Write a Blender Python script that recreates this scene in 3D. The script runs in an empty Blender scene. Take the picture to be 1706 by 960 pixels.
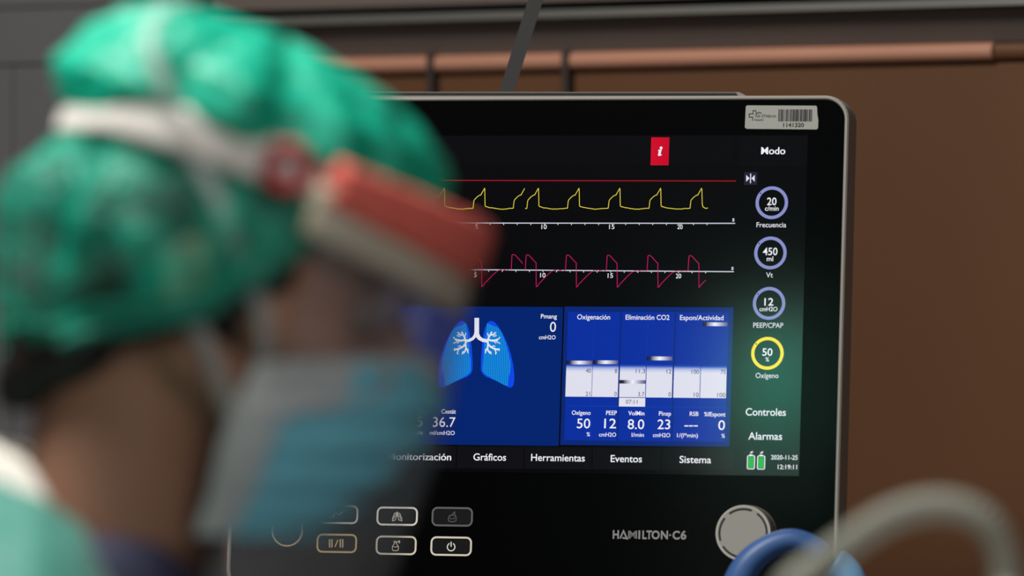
import bpy, bmesh, math, random
from mathutils import Vector, Matrix, noise
from math import sin, cos, pi, radians as R

# ------------------------------------------------------------------ camera, world, lights, exposure
scene = bpy.context.scene
COL = scene.collection
F = 1706 * 200.0 / 36.0          # focal length in pixels (200 mm lens, 36 mm sensor)
CAMZ = 1.45
CX, CY = 853.0, 480.0
FOCUS = 3.88
cam = bpy.data.cameras.new('camera')
camo = bpy.data.objects.new('camera', cam); COL.objects.link(camo)
camo.location = (0, 0, CAMZ); camo.rotation_euler = (pi / 2, 0, 0)
cam.lens = 200; cam.sensor_width = 36; cam.clip_start = 0.1; cam.clip_end = 50
cam.dof.use_dof = True; cam.dof.focus_distance = FOCUS; cam.dof.aperture_fstop = 3.9
cam.dof.aperture_blades = 0
scene.camera = camo
scene.view_settings.view_transform = 'Standard'
scene.view_settings.look = 'None'
scene.view_settings.exposure = 0.0
scene.view_settings.gamma = 1.0
scene.view_settings.use_curve_mapping = False
w = bpy.data.worlds.new('world'); scene.world = w; w.use_nodes = True
w.node_tree.nodes['Background'].inputs['Color'].default_value = (0.9, 0.95, 1.0, 1)
w.node_tree.nodes['Background'].inputs['Strength'].default_value = 0.03

def area_light(name, loc, target, size, power, col=(1, 1, 1), sizey=None):
    l = bpy.data.lights.new(name, 'AREA'); l.energy = power; l.color = col; l.size = size
    if sizey: l.shape = 'RECTANGLE'; l.size_y = sizey
    o = bpy.data.objects.new(name, l); COL.objects.link(o); o.location = loc
    o.rotation_euler = (Vector(target) - Vector(loc)).to_track_quat('-Z', 'Y').to_euler()
    return o
area_light('ceiling_lamp_light', (-0.75, 2.75, 2.9), (-0.2, 2.86, 1.5), 0.6, 57, (1.0, 0.98, 0.94))
area_light('room_fill_light', (-0.1, 2.9, 2.95), (0.1, 4.4, 1.7), 0.5, 3.2, (1.0, 0.95, 0.9))
area_light('side_lamp_light', (0.3, 1.5, 2.0), (-0.15, 2.84, 1.4), 0.6, 5.5, (1.0, 0.95, 0.92))  # added fill that brightens the face and mask, not a lamp of the room
area_light('screen_lamp_light', (-0.95, 1.55, 2.6), (-1.42, 0.8, 1.75), 0.3, 110, (1, 1, 1))  # added light on the green cloth so its reflection shows in the glass

# ------------------------------------------------------------------ helpers
def lin(c):
    return tuple(((v / 255) / 12.92 if v / 255 <= 0.04045 else ((v / 255 + 0.055) / 1.055) ** 2.4) for v in c)

def mat(name, rgb, rough=0.6, metal=0.0, spec=0.5, emit=None, strength=1.0, noise_scale=None, noise_amt=0.15, bump=0.0, bump_scale=200.0, linear=False):
    m = bpy.data.materials.new(name); m.use_nodes = True
    nt = m.node_tree; b = nt.nodes['Principled BSDF']
    c = tuple(rgb) if linear else lin(rgb)
    b.inputs['Base Color'].default_value = (*c, 1); b.inputs['Roughness'].default_value = rough
    b.inputs['Metallic'].default_value = metal; b.inputs['Specular IOR Level'].default_value = spec
    if emit is not None:
        b.inputs['Emission Color'].default_value = (*lin(emit), 1); b.inputs['Emission Strength'].default_value = strength
    if noise_scale:
        tc = nt.nodes.new('ShaderNodeTexCoord'); n = nt.nodes.new('ShaderNodeTexNoise'); n.inputs['Scale'].default_value = noise_scale
        n.inputs['Detail'].default_value = 4
        nt.links.new(tc.outputs['Object'], n.inputs['Vector'])
        mx = nt.nodes.new('ShaderNodeMix'); mx.data_type = 'RGBA'
        mx.inputs[6].default_value = (*[v * (1 - noise_amt) for v in c], 1); mx.inputs[7].default_value = (*[min(1, v * (1 + noise_amt)) for v in c], 1)
        nt.links.new(n.outputs['Fac'], mx.inputs[0]); nt.links.new(mx.outputs[2], b.inputs['Base Color'])
    if bump:
        tc = nt.nodes.new('ShaderNodeTexCoord'); n = nt.nodes.new('ShaderNodeTexNoise'); n.inputs['Scale'].default_value = bump_scale
        bp = nt.nodes.new('ShaderNodeBump'); bp.inputs['Strength'].default_value = bump; bp.inputs['Distance'].default_value = 0.004
        nt.links.new(tc.outputs['Object'], n.inputs['Vector']); nt.links.new(n.outputs['Fac'], bp.inputs['Height']); nt.links.new(bp.outputs['Normal'], b.inputs['Normal'])
    return m

def world_of(o):
    m = Matrix.Identity(4)
    while o is not None:
        m = o.matrix_basis @ m if o.parent is None else o.matrix_basis @ m
        o = o.parent
    return m

def link(name, me, parent=None, mats=(), smooth=False):
    for m in mats: me.materials.append(m)
    if smooth:
        for p in me.polygons: p.use_smooth = True
    o = bpy.data.objects.new(name, me); COL.objects.link(o)
    if parent is not None:
        me.transform(world_of(parent).inverted()); o.parent = parent
    return o

def mesh(name, verts, faces, mats, parent=None, smooth=False, fix=True, idx=None):
    """verts in WORLD coordinates"""
    me = bpy.data.meshes.new(name); me.from_pydata([tuple(v) for v in verts], [], faces)
    if idx:
        for p, i in zip(me.polygons, idx): p.material_index = i
    if fix:
        bm = bmesh.new(); bm.from_mesh(me); bmesh.ops.recalc_face_normals(bm, faces=bm.faces); bm.to_mesh(me); bm.free()
    me.update()
    return link(name, me, parent, mats if isinstance(mats, (list, tuple)) else [mats], smooth)

def bmobj(name, bm, mats, parent=None, smooth=False):
    me = bpy.data.meshes.new(name); bm.to_mesh(me); bm.free()
    return link(name, me, parent, mats if isinstance(mats, (list, tuple)) else [mats], smooth)

def empty(name, loc=(0, 0, 0), M=None):
    o = bpy.data.objects.new(name, None); COL.objects.link(o); o.empty_display_size = 0.05
    if M is not None: o.matrix_basis = M
    else: o.location = loc; o.matrix_basis = Matrix.Translation(loc)
    return o

def tag(o, label=None, cat=None, group=None, kind=None):
    if label: o['label'] = label
    if cat: o['category'] = cat
    if group: o['group'] = group
    if kind: o['kind'] = kind
    return o

def baked(o, mods):
    """apply modifiers to a linked object's mesh"""
    for t, kw in mods:
        m = o.modifiers.new(t.lower(), t)
        for k, v in kw.items(): setattr(m, k, v)
    bpy.context.view_layer.update()
    dg = bpy.context.evaluated_depsgraph_get()
    me = bpy.data.meshes.new_from_object(o.evaluated_get(dg))
    o.modifiers.clear(); old = o.data; o.data = me
    bpy.data.meshes.remove(old)
    return o

def sm(a, b, x):
    t = max(0.0, min(1.0, (x - a) / (b - a))); return t * t * (3 - 2 * t)

def interp(tab, x):
    if x <= tab[0][0]: return tab[0][1]
    for (a, va), (b, vb) in zip(tab, tab[1:]):
        if x <= b:
            t = (x - a) / (b - a); t = t * t * (3 - 2 * t) * 0.5 + t * 0.5
            return va + (vb - va) * t
    return tab[-1][1]

def catmull(pts, n=10, closed=False):
    P = [Vector(p) for p in pts]; out = []
    m = len(P); rng = range(m if closed else m - 1)
    for i in rng:
        if closed: p0, p1, p2, p3 = P[(i - 1) % m], P[i], P[(i + 1) % m], P[(i + 2) % m]
        else: p0, p1, p2, p3 = P[max(i - 1, 0)], P[i], P[i + 1], P[min(i + 2, m - 1)]
        for k in range(n):
            t = k / n
            out.append(0.5 * ((2 * p1) + (p2 - p0) * t + (2 * p0 - 5 * p1 + 4 * p2 - p3) * t * t + (3 * p1 - p0 - 3 * p2 + p3) * t ** 3))
    if not closed: out.append(P[-1])
    return out

def tube_geo(path, rad, seg=16, closed=False, cap=True):
    """round tube along points; rad float or list -> verts, faces"""
    n = len(path); P = [Vector(p) for p in path]
    rs = [rad] * n if not isinstance(rad, (list, tuple)) else rad
    vs, fs = [], []
    up = None
    for i in range(n):
        if closed: t = (P[(i + 1) % n] - P[i - 1])
        else: t = P[min(i + 1, n - 1)] - P[max(i - 1, 0)]
        t.normalize()
        if up is None: up = t.orthogonal().normalized()
        else: up = (up - t * up.dot(t)).normalized()
        b = t.cross(up)
        for k in range(seg):
            a = 2 * pi * k / seg
            vs.append(P[i] + (up * cos(a) + b * sin(a)) * rs[i])
    for i in range(n if closed else n - 1):
        j = (i + 1) % n
        for k in range(seg):
            l = (k + 1) % seg
            fs.append((i * seg + k, i * seg + l, j * seg + l, j * seg + k))
    if not closed and cap:
        fs.append(tuple(range(seg - 1, -1, -1))); fs.append(tuple((n - 1) * seg + k for k in range(seg)))
    return vs, fs

def tube(name, path, rad, m, parent=None, seg=16, closed=False):
    vs, fs = tube_geo(path, rad, seg, closed)
    return mesh(name, vs, fs, m, parent, smooth=True)

def box(name, lo, hi, m, parent=None, M=None, bev=0.0):
    bm = bmesh.new(); bmesh.ops.create_cube(bm, size=1)
    for v in bm.verts:
        v.co = Vector((lo[k] + (hi[k] - lo[k]) * (v.co[k] + 0.5) for k in range(3)))
    if bev: bmesh.ops.bevel(bm, geom=list(bm.edges), offset=bev, segments=2, affect='EDGES', profile=0.7)
    if M is not None: bm.transform(M)
    return bmobj(name, bm, m, parent)

def grid_mesh(name, rows, m, parent=None, wrap=False, smooth=True, thick=0.0, idx=None):
    nr, nc = len(rows), len(rows[0]); vs = [p for r in rows for p in r]; fs = []
    for i in range(nr - 1):
        for j in range(nc if wrap else nc - 1):
            k = (j + 1) % nc
            fs.append((i * nc + j, i * nc + k, (i + 1) * nc + k, (i + 1) * nc + j))
    o = mesh(name, vs, fs, m, parent, smooth)
    if thick: baked(o, [('SOLIDIFY', dict(thickness=thick, offset=0))])
    return o

# ------------------------------------------------------------------ the room
WY = R(30)
WU = Vector((cos(WY), -sin(WY), 0)); WN = Vector((-sin(WY), -cos(WY), 0)); W0 = Vector((0, 4.45, 0))
MW = Matrix(((WU.x, WN.x, 0, W0.x), (WU.y, WN.y, 0, W0.y), (0, 0, 1, 0), (0, 0, 0, 1)))   # wall frame: x along, y out of the wall, z up
def wz(y, off=0.0):     # height of image row y at column 853 on the wall
    d = 4.45 - off / cos(WY); return CAMZ - (y - CY) / F * d
def wx(px, off=0.0):    # coordinate along the wall of image column px
    a = (px - CX) / F; P = W0 + WN * off
    t = P.dot(WN) / (Vector((a, 1, 0)).dot(WN)); return (Vector((a, 1, 0)) * t - W0).dot(WU)

m_wall = mat('brown_laminate', (92, 59, 35), 0.55, spec=0.3, noise_scale=3.0, noise_amt=0.06)
m_rail = mat('pink_wood_rail', (178, 126, 102), 0.45, noise_scale=8, noise_amt=0.05)
m_grey = mat('grey_headwall_panel', (98, 86, 80), 0.6, noise_scale=5, noise_amt=0.05)
m_lgrey = mat('light_aluminium_ledge', (84, 82, 77), 0.5)
m_dark = mat('black_groove', (22, 22, 20), 0.6)
m_cab = mat('dull_grey_cabinet', (96, 94, 95), 0.55, noise_scale=6, noise_amt=0.06)
m_seam = mat('dark_joint', (50, 38, 32), 0.6)
m_floor = mat('grey_vinyl_floor', (105, 108, 108), 0.4, noise_scale=30, noise_amt=0.08)
m_ceil = mat('white_ceiling', (140, 140, 138), 0.9)

tag(box('floor', (-4, -3, -0.05), (4, 7.2, 0), m_floor), kind='structure')
tag(box('ceiling', (-4, -3, 3.0), (4, 7.2, 3.05), m_ceil), kind='structure')
tag(box('wall_back', (-4.2, -0.08, 0), (4.4, 0, 3.0), m_wall, M=MW), kind='structure')

def profile_strip(name, prof, x0, x1, m, M=MW):
    """closed profile [(off, z)] extruded along the wall"""
    n = len(prof); vs = [(x0, a, b) for a, b in prof] + [(x1, a, b) for a, b in prof]
    fs = [tuple(range(n)), tuple(range(2 * n - 1, n - 1, -1))] + [(i, (i + 1) % n, n + (i + 1) % n, n + i) for i in range(n)]
    return mesh(name, [M @ Vector(v) for v in vs], fs, m)
XL, XR = wx(262, .1) + 0.002, 3.6
hu = empty('headwall_unit', M=MW @ Matrix.Translation((0.6, 0, wz(90))))
tag(hu, 'long grey bed head unit with black groove across the top of the wall', 'wall unit')
def hup(name, prof, m):
    o = profile_strip(name, prof, XL, XR, m)
    o.data.transform(world_of(hu).inverted()); o.parent = hu
    return o
hup('upper_panel', [(0, wz(4.6)), (0.024, wz(4.6, .024)), (0.024, wz(-420)), (0, wz(-420))], m_grey)
hup('groove', [(0, wz(19)), (0.008, wz(19)), (0.008, wz(4.6)), (0, wz(4.6))], m_dark)
hup('ledge', [(0, wz(32)), (0.028, wz(33, .028)), (0.030, wz(31, .03)), (0.028, wz(18.5, .028)), (0, wz(18.5))], m_lgrey)
hup('lower_panel', [(0, wz(89)), (0.004, wz(89)), (0.02, wz(33, .02)), (0, wz(32))], m_grey)
zc = (wz(89.5) + wz(119)) / 2; rr = (wz(89.5) - wz(119)) / 2
tag(profile_strip('trim_1', [(0.0, zc - rr)] + [(0.002 + rr * 1.1 * cos(a), zc + rr * sin(a)) for a in [(-90 + 15 * k) * pi / 180 for k in range(13)]] + [(0.0, zc + rr)], XL, wx(1660), m_rail), kind='structure')
tag(profile_strip('trim_2', [(0.0, zc - rr)] + [(0.001 + rr * 0.8 * cos(a), zc + rr * sin(a)) for a in [(-90 + 15 * k) * pi / 180 for k in range(13)]] + [(0.0, zc + rr)], wx(1660) + 0.0005, XR, m_wall), kind='structure')
for k, px in enumerate((717, 942)):
    x = wx(px, 0.01)
    tag(box('trim_%d' % (3 + k), (x - 0.0028, 0, 0.3), (x + 0.0028, 0.012, wz(88)), m_seam, M=MW, bev=0.001), kind='structure')
# grey cabinet at the left
cbx = empty('cabinet', M=MW @ Matrix.Translation((wx(100, .1) - 0.2, 0.05, 0)))
tag(cbx, 'tall dull grey cabinet with stacked flush doors behind the green cap', 'cabinet')
x1 = wx(262, .1); x0 = x1 - 0.9
def cz(y): return CAMZ - (y - CY) / F * 4.62
box('body', (x0, 0.002, 0.0), (x1, 0.085, 2.6), m_dark, cbx, M=MW)
for (za, zb, xa, xb) in ((cz(18), 2.59, x0 + .003, x1 - .003), (cz(112), cz(20.5), x0 + .003, x1 - .003), (0.09, cz(115), wx(24, .1), x1 - .003), (0.09, cz(115), x0 + .003, wx(22, .1))):
    box('door', (xa, 0.085, za), (xb, 0.102, zb), m_cab, cbx, M=MW, bev=0.0015)

# ------------------------------------------------------------------ ventilator monitor (its own plane)
def cam_rot(r, p, y):
    cr, sr, cp, sp, c, s = cos(r), sin(r), cos(p), sin(p), cos(y), sin(y)
    Ry = Matrix(((c, 0, s), (0, 1, 0), (-s, 0, c))); Rx = Matrix(((1, 0, 0), (0, cp, -sp), (0, sp, cp))); Rz = Matrix(((cr, -sr, 0), (sr, cr, 0), (0, 0, 1)))
    return Rz @ Rx @ Ry
RM = cam_rot(R(1.87), R(-6.59), R(13.77))
c2w = lambda v: Vector((v[0], v[2], -v[1]))
MU = c2w(RM.col[0]).normalized(); MV = -c2w(RM.col[1]).normalized(); MN = MU.cross(MV).normalized()
P0 = Vector((0, FOCUS, CAMZ))
MM = Matrix(((MU.x, MV.x, MN.x, P0.x), (MU.y, MV.y, MN.y, P0.y), (MU.z, MV.z, MN.z, P0.z), (0, 0, 0, 1)))
CAMP = Vector((0, 0, CAMZ))
def L(px, py, z=0.0):
    """image pixel -> monitor plane coordinates (at height z above the glass)"""
    d = Vector(((px - CX) / F, 1, -(py - CY) / F)); q = P0 + MN * z - CAMP
    t = q.dot(MN) / d.dot(MN); p = CAMP + d * t - P0
    return Vector((p.dot(MU), p.dot(MV)))
def kx(px, py): return (L(px + 1, py) - L(px, py)).x
def ky(px, py): return (L(px, py) - L(px, py + 1)).y

mon = empty('ventilator_monitor', M=MM)
tag(mon, 'black glass ventilator monitor in a grey frame showing breathing curves and blue panels', 'medical monitor')

def screen_mat(name, rgb, strength=1.0):
    return mat(name, (1, 1, 1), 0.09, spec=0.75, emit=rgb, strength=strength)
SM = {}
def S(rgb):
    if rgb not in SM: SM[rgb] = screen_mat('screen_%02x%02x%02x' % rgb, rgb)
    return SM[rgb]
def ink(rgb, rough=0.5):
    k = ('ink',) + rgb
    if k not in SM: SM[k] = mat('print_%02x%02x%02x' % rgb, rgb, rough)
    return SM[k]

_tc = {}
def text_geo(s, off):
    key = (s, off)
    if key not in _tc and 'M' in s and off > 0.004:      # a wide offset closes up the M: thicken it by a double strike instead
        v, f = text_geo(s, 0.003); n = len(v); sh = Vector((off * 1.3, 0, 0))
        _tc[key] = ([p - sh for p in v] + [p + sh for p in v], f + [tuple(i + n for i in q) for q in f])
    if key not in _tc:
        c = bpy.data.curves.new('lettering', 'FONT'); c.body = s; c.offset = off; c.resolution_u = 4
        o = bpy.data.objects.new('lettering', c); COL.objects.link(o)
        bpy.context.view_layer.update()
        me = bpy.data.meshes.new_from_object(o.evaluated_get(bpy.context.evaluated_depsgraph_get()))
        _tc[key] = ([v.co.copy() for v in me.vertices], [tuple(p.vertices) for p in me.polygons])
        bpy.data.objects.remove(o); bpy.data.curves.remove(c); bpy.data.meshes.remove(me)
    return _tc[key]

class Ink:
    """flat screen or print graphics in the monitor plane, one mesh with several colours"""
    def __init__(s, z): s.v = []; s.f = []; s.i = []; s.m = []; s.z = z
    def mi(s, m):
        if m not in s.m: s.m.append(m)
        return s.m.index(m)
    def face(s, pts, m, dz=0.0):
        pts = [Vector((p[0], p[1])) for p in pts]
        a = sum(p.x * q.y - q.x * p.y for p, q in zip(pts, pts[1:] + pts[:1]))
        if a < 0: pts.reverse()
        n = len(s.v); s.v += [(p.x, p.y, s.z + dz) for p in pts]; s.f.append(tuple(range(n, n + len(pts)))); s.i.append(s.mi(m))
    def poly(s, px, m, dz=0.0): s.face([L(*p) for p in px], m, dz)
    def bounds(s, x0, y0, x1, y1):
        xm, ym = (x0 + x1) / 2, (y0 + y1) / 2
        return L(x0, ym).x, L(xm, y1).y, L(x1, ym).x, L(xm, y0).y
    def rect(s, x0, y0, x1, y1, m, dz=0.0):
        a, b, c, d = s.bounds(x0, y0, x1, y1); s.face([(a, b), (c, b), (c, d), (a, d)], m, dz)
    def line(s, pts, w, m, dz=0.0, local=False, closed=False):
        P = [Vector(p) if local else L(*p) for p in pts]
        if not local: w = w * kx(*pts[0])
        n = len(P); lf, rt = [], []
        for i in range(n):
            if closed: d1 = (P[i] - P[i - 1]).normalized(); d2 = (P[(i + 1) % n] - P[i]).normalized()
            else:
                d1 = (P[i] - P[i - 1]).normalized() if i else (P[1] - P[0]).normalized()
                d2 = (P[i + 1] - P[i]).normalized() if i < n - 1 else d1
            t = (d1 + d2)
            if t.length < 1e-6: t = d1
            t.normalize(); nn = Vector((-t.y, t.x)); c = max(0.45, nn.dot(Vector((-d1.y, d1.x))))
            lf.append(P[i] + nn * (w / 2 / c)); rt.append(P[i] - nn * (w / 2 / c))
        for i in range(n if closed else n - 1):
            j = (i + 1) % n; s.face([lf[i], rt[i], rt[j], lf[j]], m, dz)
    def arc(s, cx, cy, r, w, m, a0=0, a1=360, n=48, dz=0.0):
        c = L(cx, cy); k = kx(cx, cy)
        full = a1 - a0 >= 360
        pts = [c + Vector((cos(R(a0 + (a1 - a0) * i / n)), sin(R(a0 + (a1 - a0) * i / n)))) * r * k for i in range(n if full else n + 1)]
        s.line(pts, w * k, m, dz, True, full)
    def disc(s, cx, cy, r, m, dz=0.0, n=40):
        c = L(cx, cy); k = kx(cx, cy); s.face([c + Vector((cos(2 * pi * i / n), sin(2 * pi * i / n))) * r * k for i in range(n)], m, dz)
    def rrect_pts(s, x0, y0, x1, y1, r, n=6):
        a, b, c, d = s.bounds(x0, y0, x1, y1); r = r * kx(x0, y0); out = []
        for (qx, qy, st) in ((c - r, d - r, 0), (a + r, d - r, 90), (a + r, b + r, 180), (c - r, b + r, 270)):
            out += [Vector((qx + r * cos(R(st + 90 * i / n)), qy + r * sin(R(st + 90 * i / n)))) for i in range(n + 1)]
        return out
    def text(s, t, x0, x1, yb, cap, m, off=0.0, dz=0.0, slant=0.0):
        vs, fs = text_geo(t, off); xs = [v.x for v in vs]; a = L(x0 if x0 is not None else x1, yb)
        k = kx(x1 if x1 is not None else x0, yb); sy = cap * ky(x1 if x1 is not None else x0, yb) / 0.682
        if x0 is None: sx = sy; ox = L(x1, yb).x - (max(xs) - min(xs)) * sx
        elif x1 is None: sx = sy; ox = a.x
        else: sx = (x1 - x0) * k / (max(xs) - min(xs)); ox = a.x
        n = len(s.v); mi = s.mi(m)
        s.v += [(ox + (v.x - min(xs)) * sx + v.y * sy * slant, a.y + v.y * sy, s.z + dz) for v in vs]
        for f in fs: s.f.append(tuple(n + i for i in f)); s.i.append(mi)
    def build(s, name, parent, label=None):
        me = bpy.data.meshes.new(name); me.from_pydata(s.v, [], s.f)
        for p, i in zip(me.polygons, s.i): p.material_index = i
        o = bpy.data.objects.new(name, me); COL.objects.link(o)
        for m in s.m: me.materials.append(m)
        o.parent = parent
        if label: o['label'] = label
        return o

def extr(name, rings, mats, parent, idx=None, smooth=False):
    """rings: equal-length lists of monitor-frame points, lofted; first and last capped"""
    n = len(rings[0]); vs = [p for r in rings for p in r]; fs = []
    for i in range(len(rings) - 1):
        for j in range(n):
            k = (j + 1) % n; fs.append((i * n + j, i * n + k, (i + 1) * n + k, (i + 1) * n + j))
    fs.append(tuple(range(n - 1, -1, -1))); fs.append(tuple((len(rings) - 1) * n + j for j in range(n)))
    me = bpy.data.meshes.new(name); me.from_pydata([tuple(v) for v in vs], [], fs)
    bm = bmesh.new(); bm.from_mesh(me); bmesh.ops.recalc_face_normals(bm, faces=bm.faces); bm.to_mesh(me); bm.free()
    for m in mats: me.materials.append(m)
    o = bpy.data.objects.new(name, me); COL.objects.link(o); o.parent = parent
    return o

# panel outline in the monitor frame
pxl, pxr, pyt, pyb = L(402.5, 480).x, L(1400, 480).x, L(1000, 168).y, L(880, 990).y
def outline(grow=0.0, r=0.0135, n=8, z=0.0):
    a, b, c, d = pxl - grow, pyb - grow, pxr + grow, pyt + grow; r = r + grow; out = []
    for (qx, qy, st) in ((c - r, d - r, 0), (a + r, d - r, 90), (a + r, b + r, 180), (c - r, b + r, 270)):
        out += [Vector((qx + r * cos(R(st + 90 * i / n)), qy + r * sin(R(st + 90 * i / n)), z)) for i in range(n + 1)]
    return out
m_case = mat('warm_grey_plastic', (140, 136, 128), 0.5, bump=0.05, bump_scale=900)
m_case2 = mat('mid_grey_plastic', (112, 108, 104), 0.5)
m_glass = mat('black_glass', (3, 3, 4), 0.13, spec=0.2)
m_black = mat('black_plastic', (14, 14, 14), 0.5)
def flare(pts, amt):
    return [Vector((p.x - amt * sm(pyb + 0.10, pyb, p.y) * (1 if p.x < 0 else 0), p.y, p.z)) for p in pts]
g = 0.0030
rings = [outline(0.0002, z=-0.004), outline(0.0002, z=0.0008), outline(0.0010, z=0.0016), outline(g - 0.0010, z=0.0016), outline(g, z=0.0006),
         outline(g + 0.0006, z=-0.005), flare(outline(g + 0.0012, z=-0.022), 0.004), flare(outline(g - 0.004, z=-0.030), 0.005), flare(outline(g - 0.02, z=-0.034), 0.002)]
extr('casing', rings, [m_case], mon)
fr = Ink(0.0); fr.face([(p.x, p.y) for p in outline(0.0003)], m_glass)
glass = fr.build('front_glass', mon, 'black glass front')
# rear ridge above the top edge
rz = -0.012
rg = [L(420, 153, rz), L(1232, 153.5, rz), L(1247, 161.5, rz), L(1247, 190, rz), L(420, 190, rz)]
o = extr('rear_ridge', [[Vector((p.x, p.y, z)) for p in rg] for z in (-0.012, -0.05)], [m_case2], mon)
rg2 = [L(440, 154.5, rz), L(1226, 155, rz), L(1228, 157, rz), L(440, 156.5, rz)]
extr('rear_groove', [[Vector((p.x, p.y, z)) for p in rg2] for z in (-0.0105, -0.014)], [m_black], mon)

WHITE = (238, 238, 246); Z1 = 0.0004
sW = S(WHITE)
# ---- display panel
d = Ink(0.0003)
sx0, sx1, sy0, sy1 = 428, 1339, 226, 788
d.rect(sx0, sy0, sx1, sy1, S((3, 3, 6)))
disp = d.build('display', mon, 'lit screen')
d = Ink(Z1)
d.rect(sx0 + 3, 228, 1222, 275, S((5, 5, 9))); d.rect(1232, 228, 1344, 277, S((6, 6, 11)))
d.text('Modo', 1268.2, 1308.6, 257.2, 11.7, sW, 0.012, 0.0001)
d.build('mode_heading', disp)
d = Ink(Z1)
d.rect(1084.6, 229, 1114.8, 275.5, S((233, 12, 48)))
d.disc(1101.6, 246.8, 2.4, sW, 0.0001, 16)
d.poly([(1096.8, 250.0), (1102.6, 249.4), (1100.6, 257.6), (1103.0, 257.2), (1102.6, 258.6), (1099.8, 260.0), (1096.8, 260.0), (1096.4, 258.6), (1098.0, 251.6), (1096.4, 251.8)], sW, 0.0001)
d.build('info_icon', disp, 'red tile with a white letter i')
d = Ink(Z1)
d.rect(1240, 287, 1261.6, 308.3, S((34, 33, 52))); d.rect(1249.9, 289.5, 1251.5, 305.5, S((225, 225, 240)), 0.0001)
d.poly([(1243.4, 291.8), (1249, 297.5), (1243.4, 303)], S((225, 225, 240)), 0.0001); d.poly([(1257.6, 291.8), (1252.2, 297.5), (1257.6, 303)], S((225, 225, 240)), 0.0001)
d.build('freeze_icon', disp)
# ---- curves
C3 = lambda x, y: (680 + x / 3.046, 280 + y / 3.046)
d = Ink(Z1); d.line([(452, 300.2), (1226.5, 301.8)], 1.3, S((178, 20, 38))); d.build('alarm_limit_line', disp)
YEL = S((232, 214, 70))
d = Ink(Z1)
rng = random.Random(4)
def yel(xp, end=None, start=True):
    pts = []
    pts += [(xp - 58, 205), (xp - 54, 168), (xp - 50, 160), (xp - 36, 146), (xp - 24, 138), (xp - 19, 138), (xp - 8, 118), (xp, 104)]
    return pts
peaks = [-643, -436.5, -230, -23.5, 183, 388, 661, 867, 1074, 1281, 1489]
for i, xp in enumerate(peaks):
    pts = yel(xp)
    if xp == 661: pts = [(xp - 66, 205), (xp - 62, 207)] + pts
    after = [(xp + 1.5, 106), (xp + 3, 192), (xp + 8, 197), (xp + 16, 198)]
    if xp == 1489: after = [(xp + 2, 106), (xp + 4, 185), (xp + 8, 198), (xp + 22, 206), (xp + 33, 203)]
    else:
        end = (peaks[i + 1] - 58) if xp != 388 else 534
        x = xp + 26
        while x < end - 4:
            after.append((x, 202 + 7 * sm(xp + 26, xp + 80, x) - 4 * sm(end - 60, end, x) + rng.uniform(-1.0, 1.0))); x += 9
        after.append((end, 205))
    pts += after
    d.line([C3(*p) for p in pts], 1.1, YEL)
d.line([C3(*p) for p in yel(592)], 1.1, YEL)
d.build('pressure_curve', disp)
MAG = S((188, 24, 92))
d = Ink(Z1 + 0.0002)
def mag(xv, end, y0, last=False):
    # xv = x of the long fall
    pts = [(xv - 56, y0 - 2), (xv - 51, y0 - 76), (xv - 47, y0 - 80), (xv - 36, y0 - 77), (xv - 12, y0 - 50), (xv - 1, y0 - 40), (xv, y0 + 82)]
    if last: return pts + [(xv + 8, y0 + 72), (xv + 18, y0 + 60), (xv + 34, y0 + 45)]
    pts += [(xv + 6, y0 + 80), (xv + 14, y0 + 66), (xv + 30, y0 + 50), (xv + 46, y0 + 33), (xv + 66, y0 + 14), (xv + 80, y0 + 3)]
    return pts
falls = [-451, -245, -38, 168, 375, 651, 855, 1062, 1269, 1477]
for i, xv in enumerate(falls):
    y0 = 520 + (xv - 375) * 0.0045
    d.line([C3(*p) for p in mag(xv, 0, y0, xv == 1477)], 1.1, MAG)
    if xv != 1477:
        nx = falls[i + 1] - 56 if xv != 375 else 522
        x = xv + 86
        while x < nx - 4:
            ww = rng.choice((8, 12, 18)); d.line([C3(x, y0 - 1), C3(min(x + ww, nx), y0 - 2)], 1.3, MAG); x += ww + rng.choice((6, 9))
d.line([C3(*p) for p in [(524, 518), (528, 442), (533, 439), (546, 444), (562, 462), (576, 477), (581, 486)]], 1.1, MAG)
d.build('flow_curve', disp)
AX = S((205, 205, 218))
for k, (ya, yb, x0l, labs, yl, sxp) in enumerate(((371.9, 372.4, 794.2, (794.2, 906.6, 1019.4, 1133), 381.8, (1222, 369)), (449.6, 453, 792, (792, 904.5, 1017, 1130.6), 461.8, (1220.5, 450)))):
    d = Ink(Z1 + 0.0001)
    xa, xb = 448 , 1225 - 2 * k
    yy = lambda x: ya + (yb - ya) * (x - 785) / 440
    d.line([(xa, yy(xa)), (xb, yy(xb))], 1.6, AX)
    st = (labs[3] - labs[0]) / 15
    x = labs[0] - st * 5
    while x < labs[3] + st * 3:
        d.line([(x, yy(x)), (x, yy(x) + 3.2)], 1.2, AX); x += st
    for t, xc in zip(('5', '10', '15', '20'), labs):
        hw = 2.2 if t == '5' else 4.4
        d.text(t, xc - hw, xc + hw, yl + (xc - labs[0]) * 0.006 * k + (0 if k else 0), 7.4, sW, 0.006)
    d.text('s', sxp[0] - 1.7, sxp[0] + 1.7, sxp[1], 7.2, sW, 0.01)
    d.build('time_axis', disp)

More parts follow.
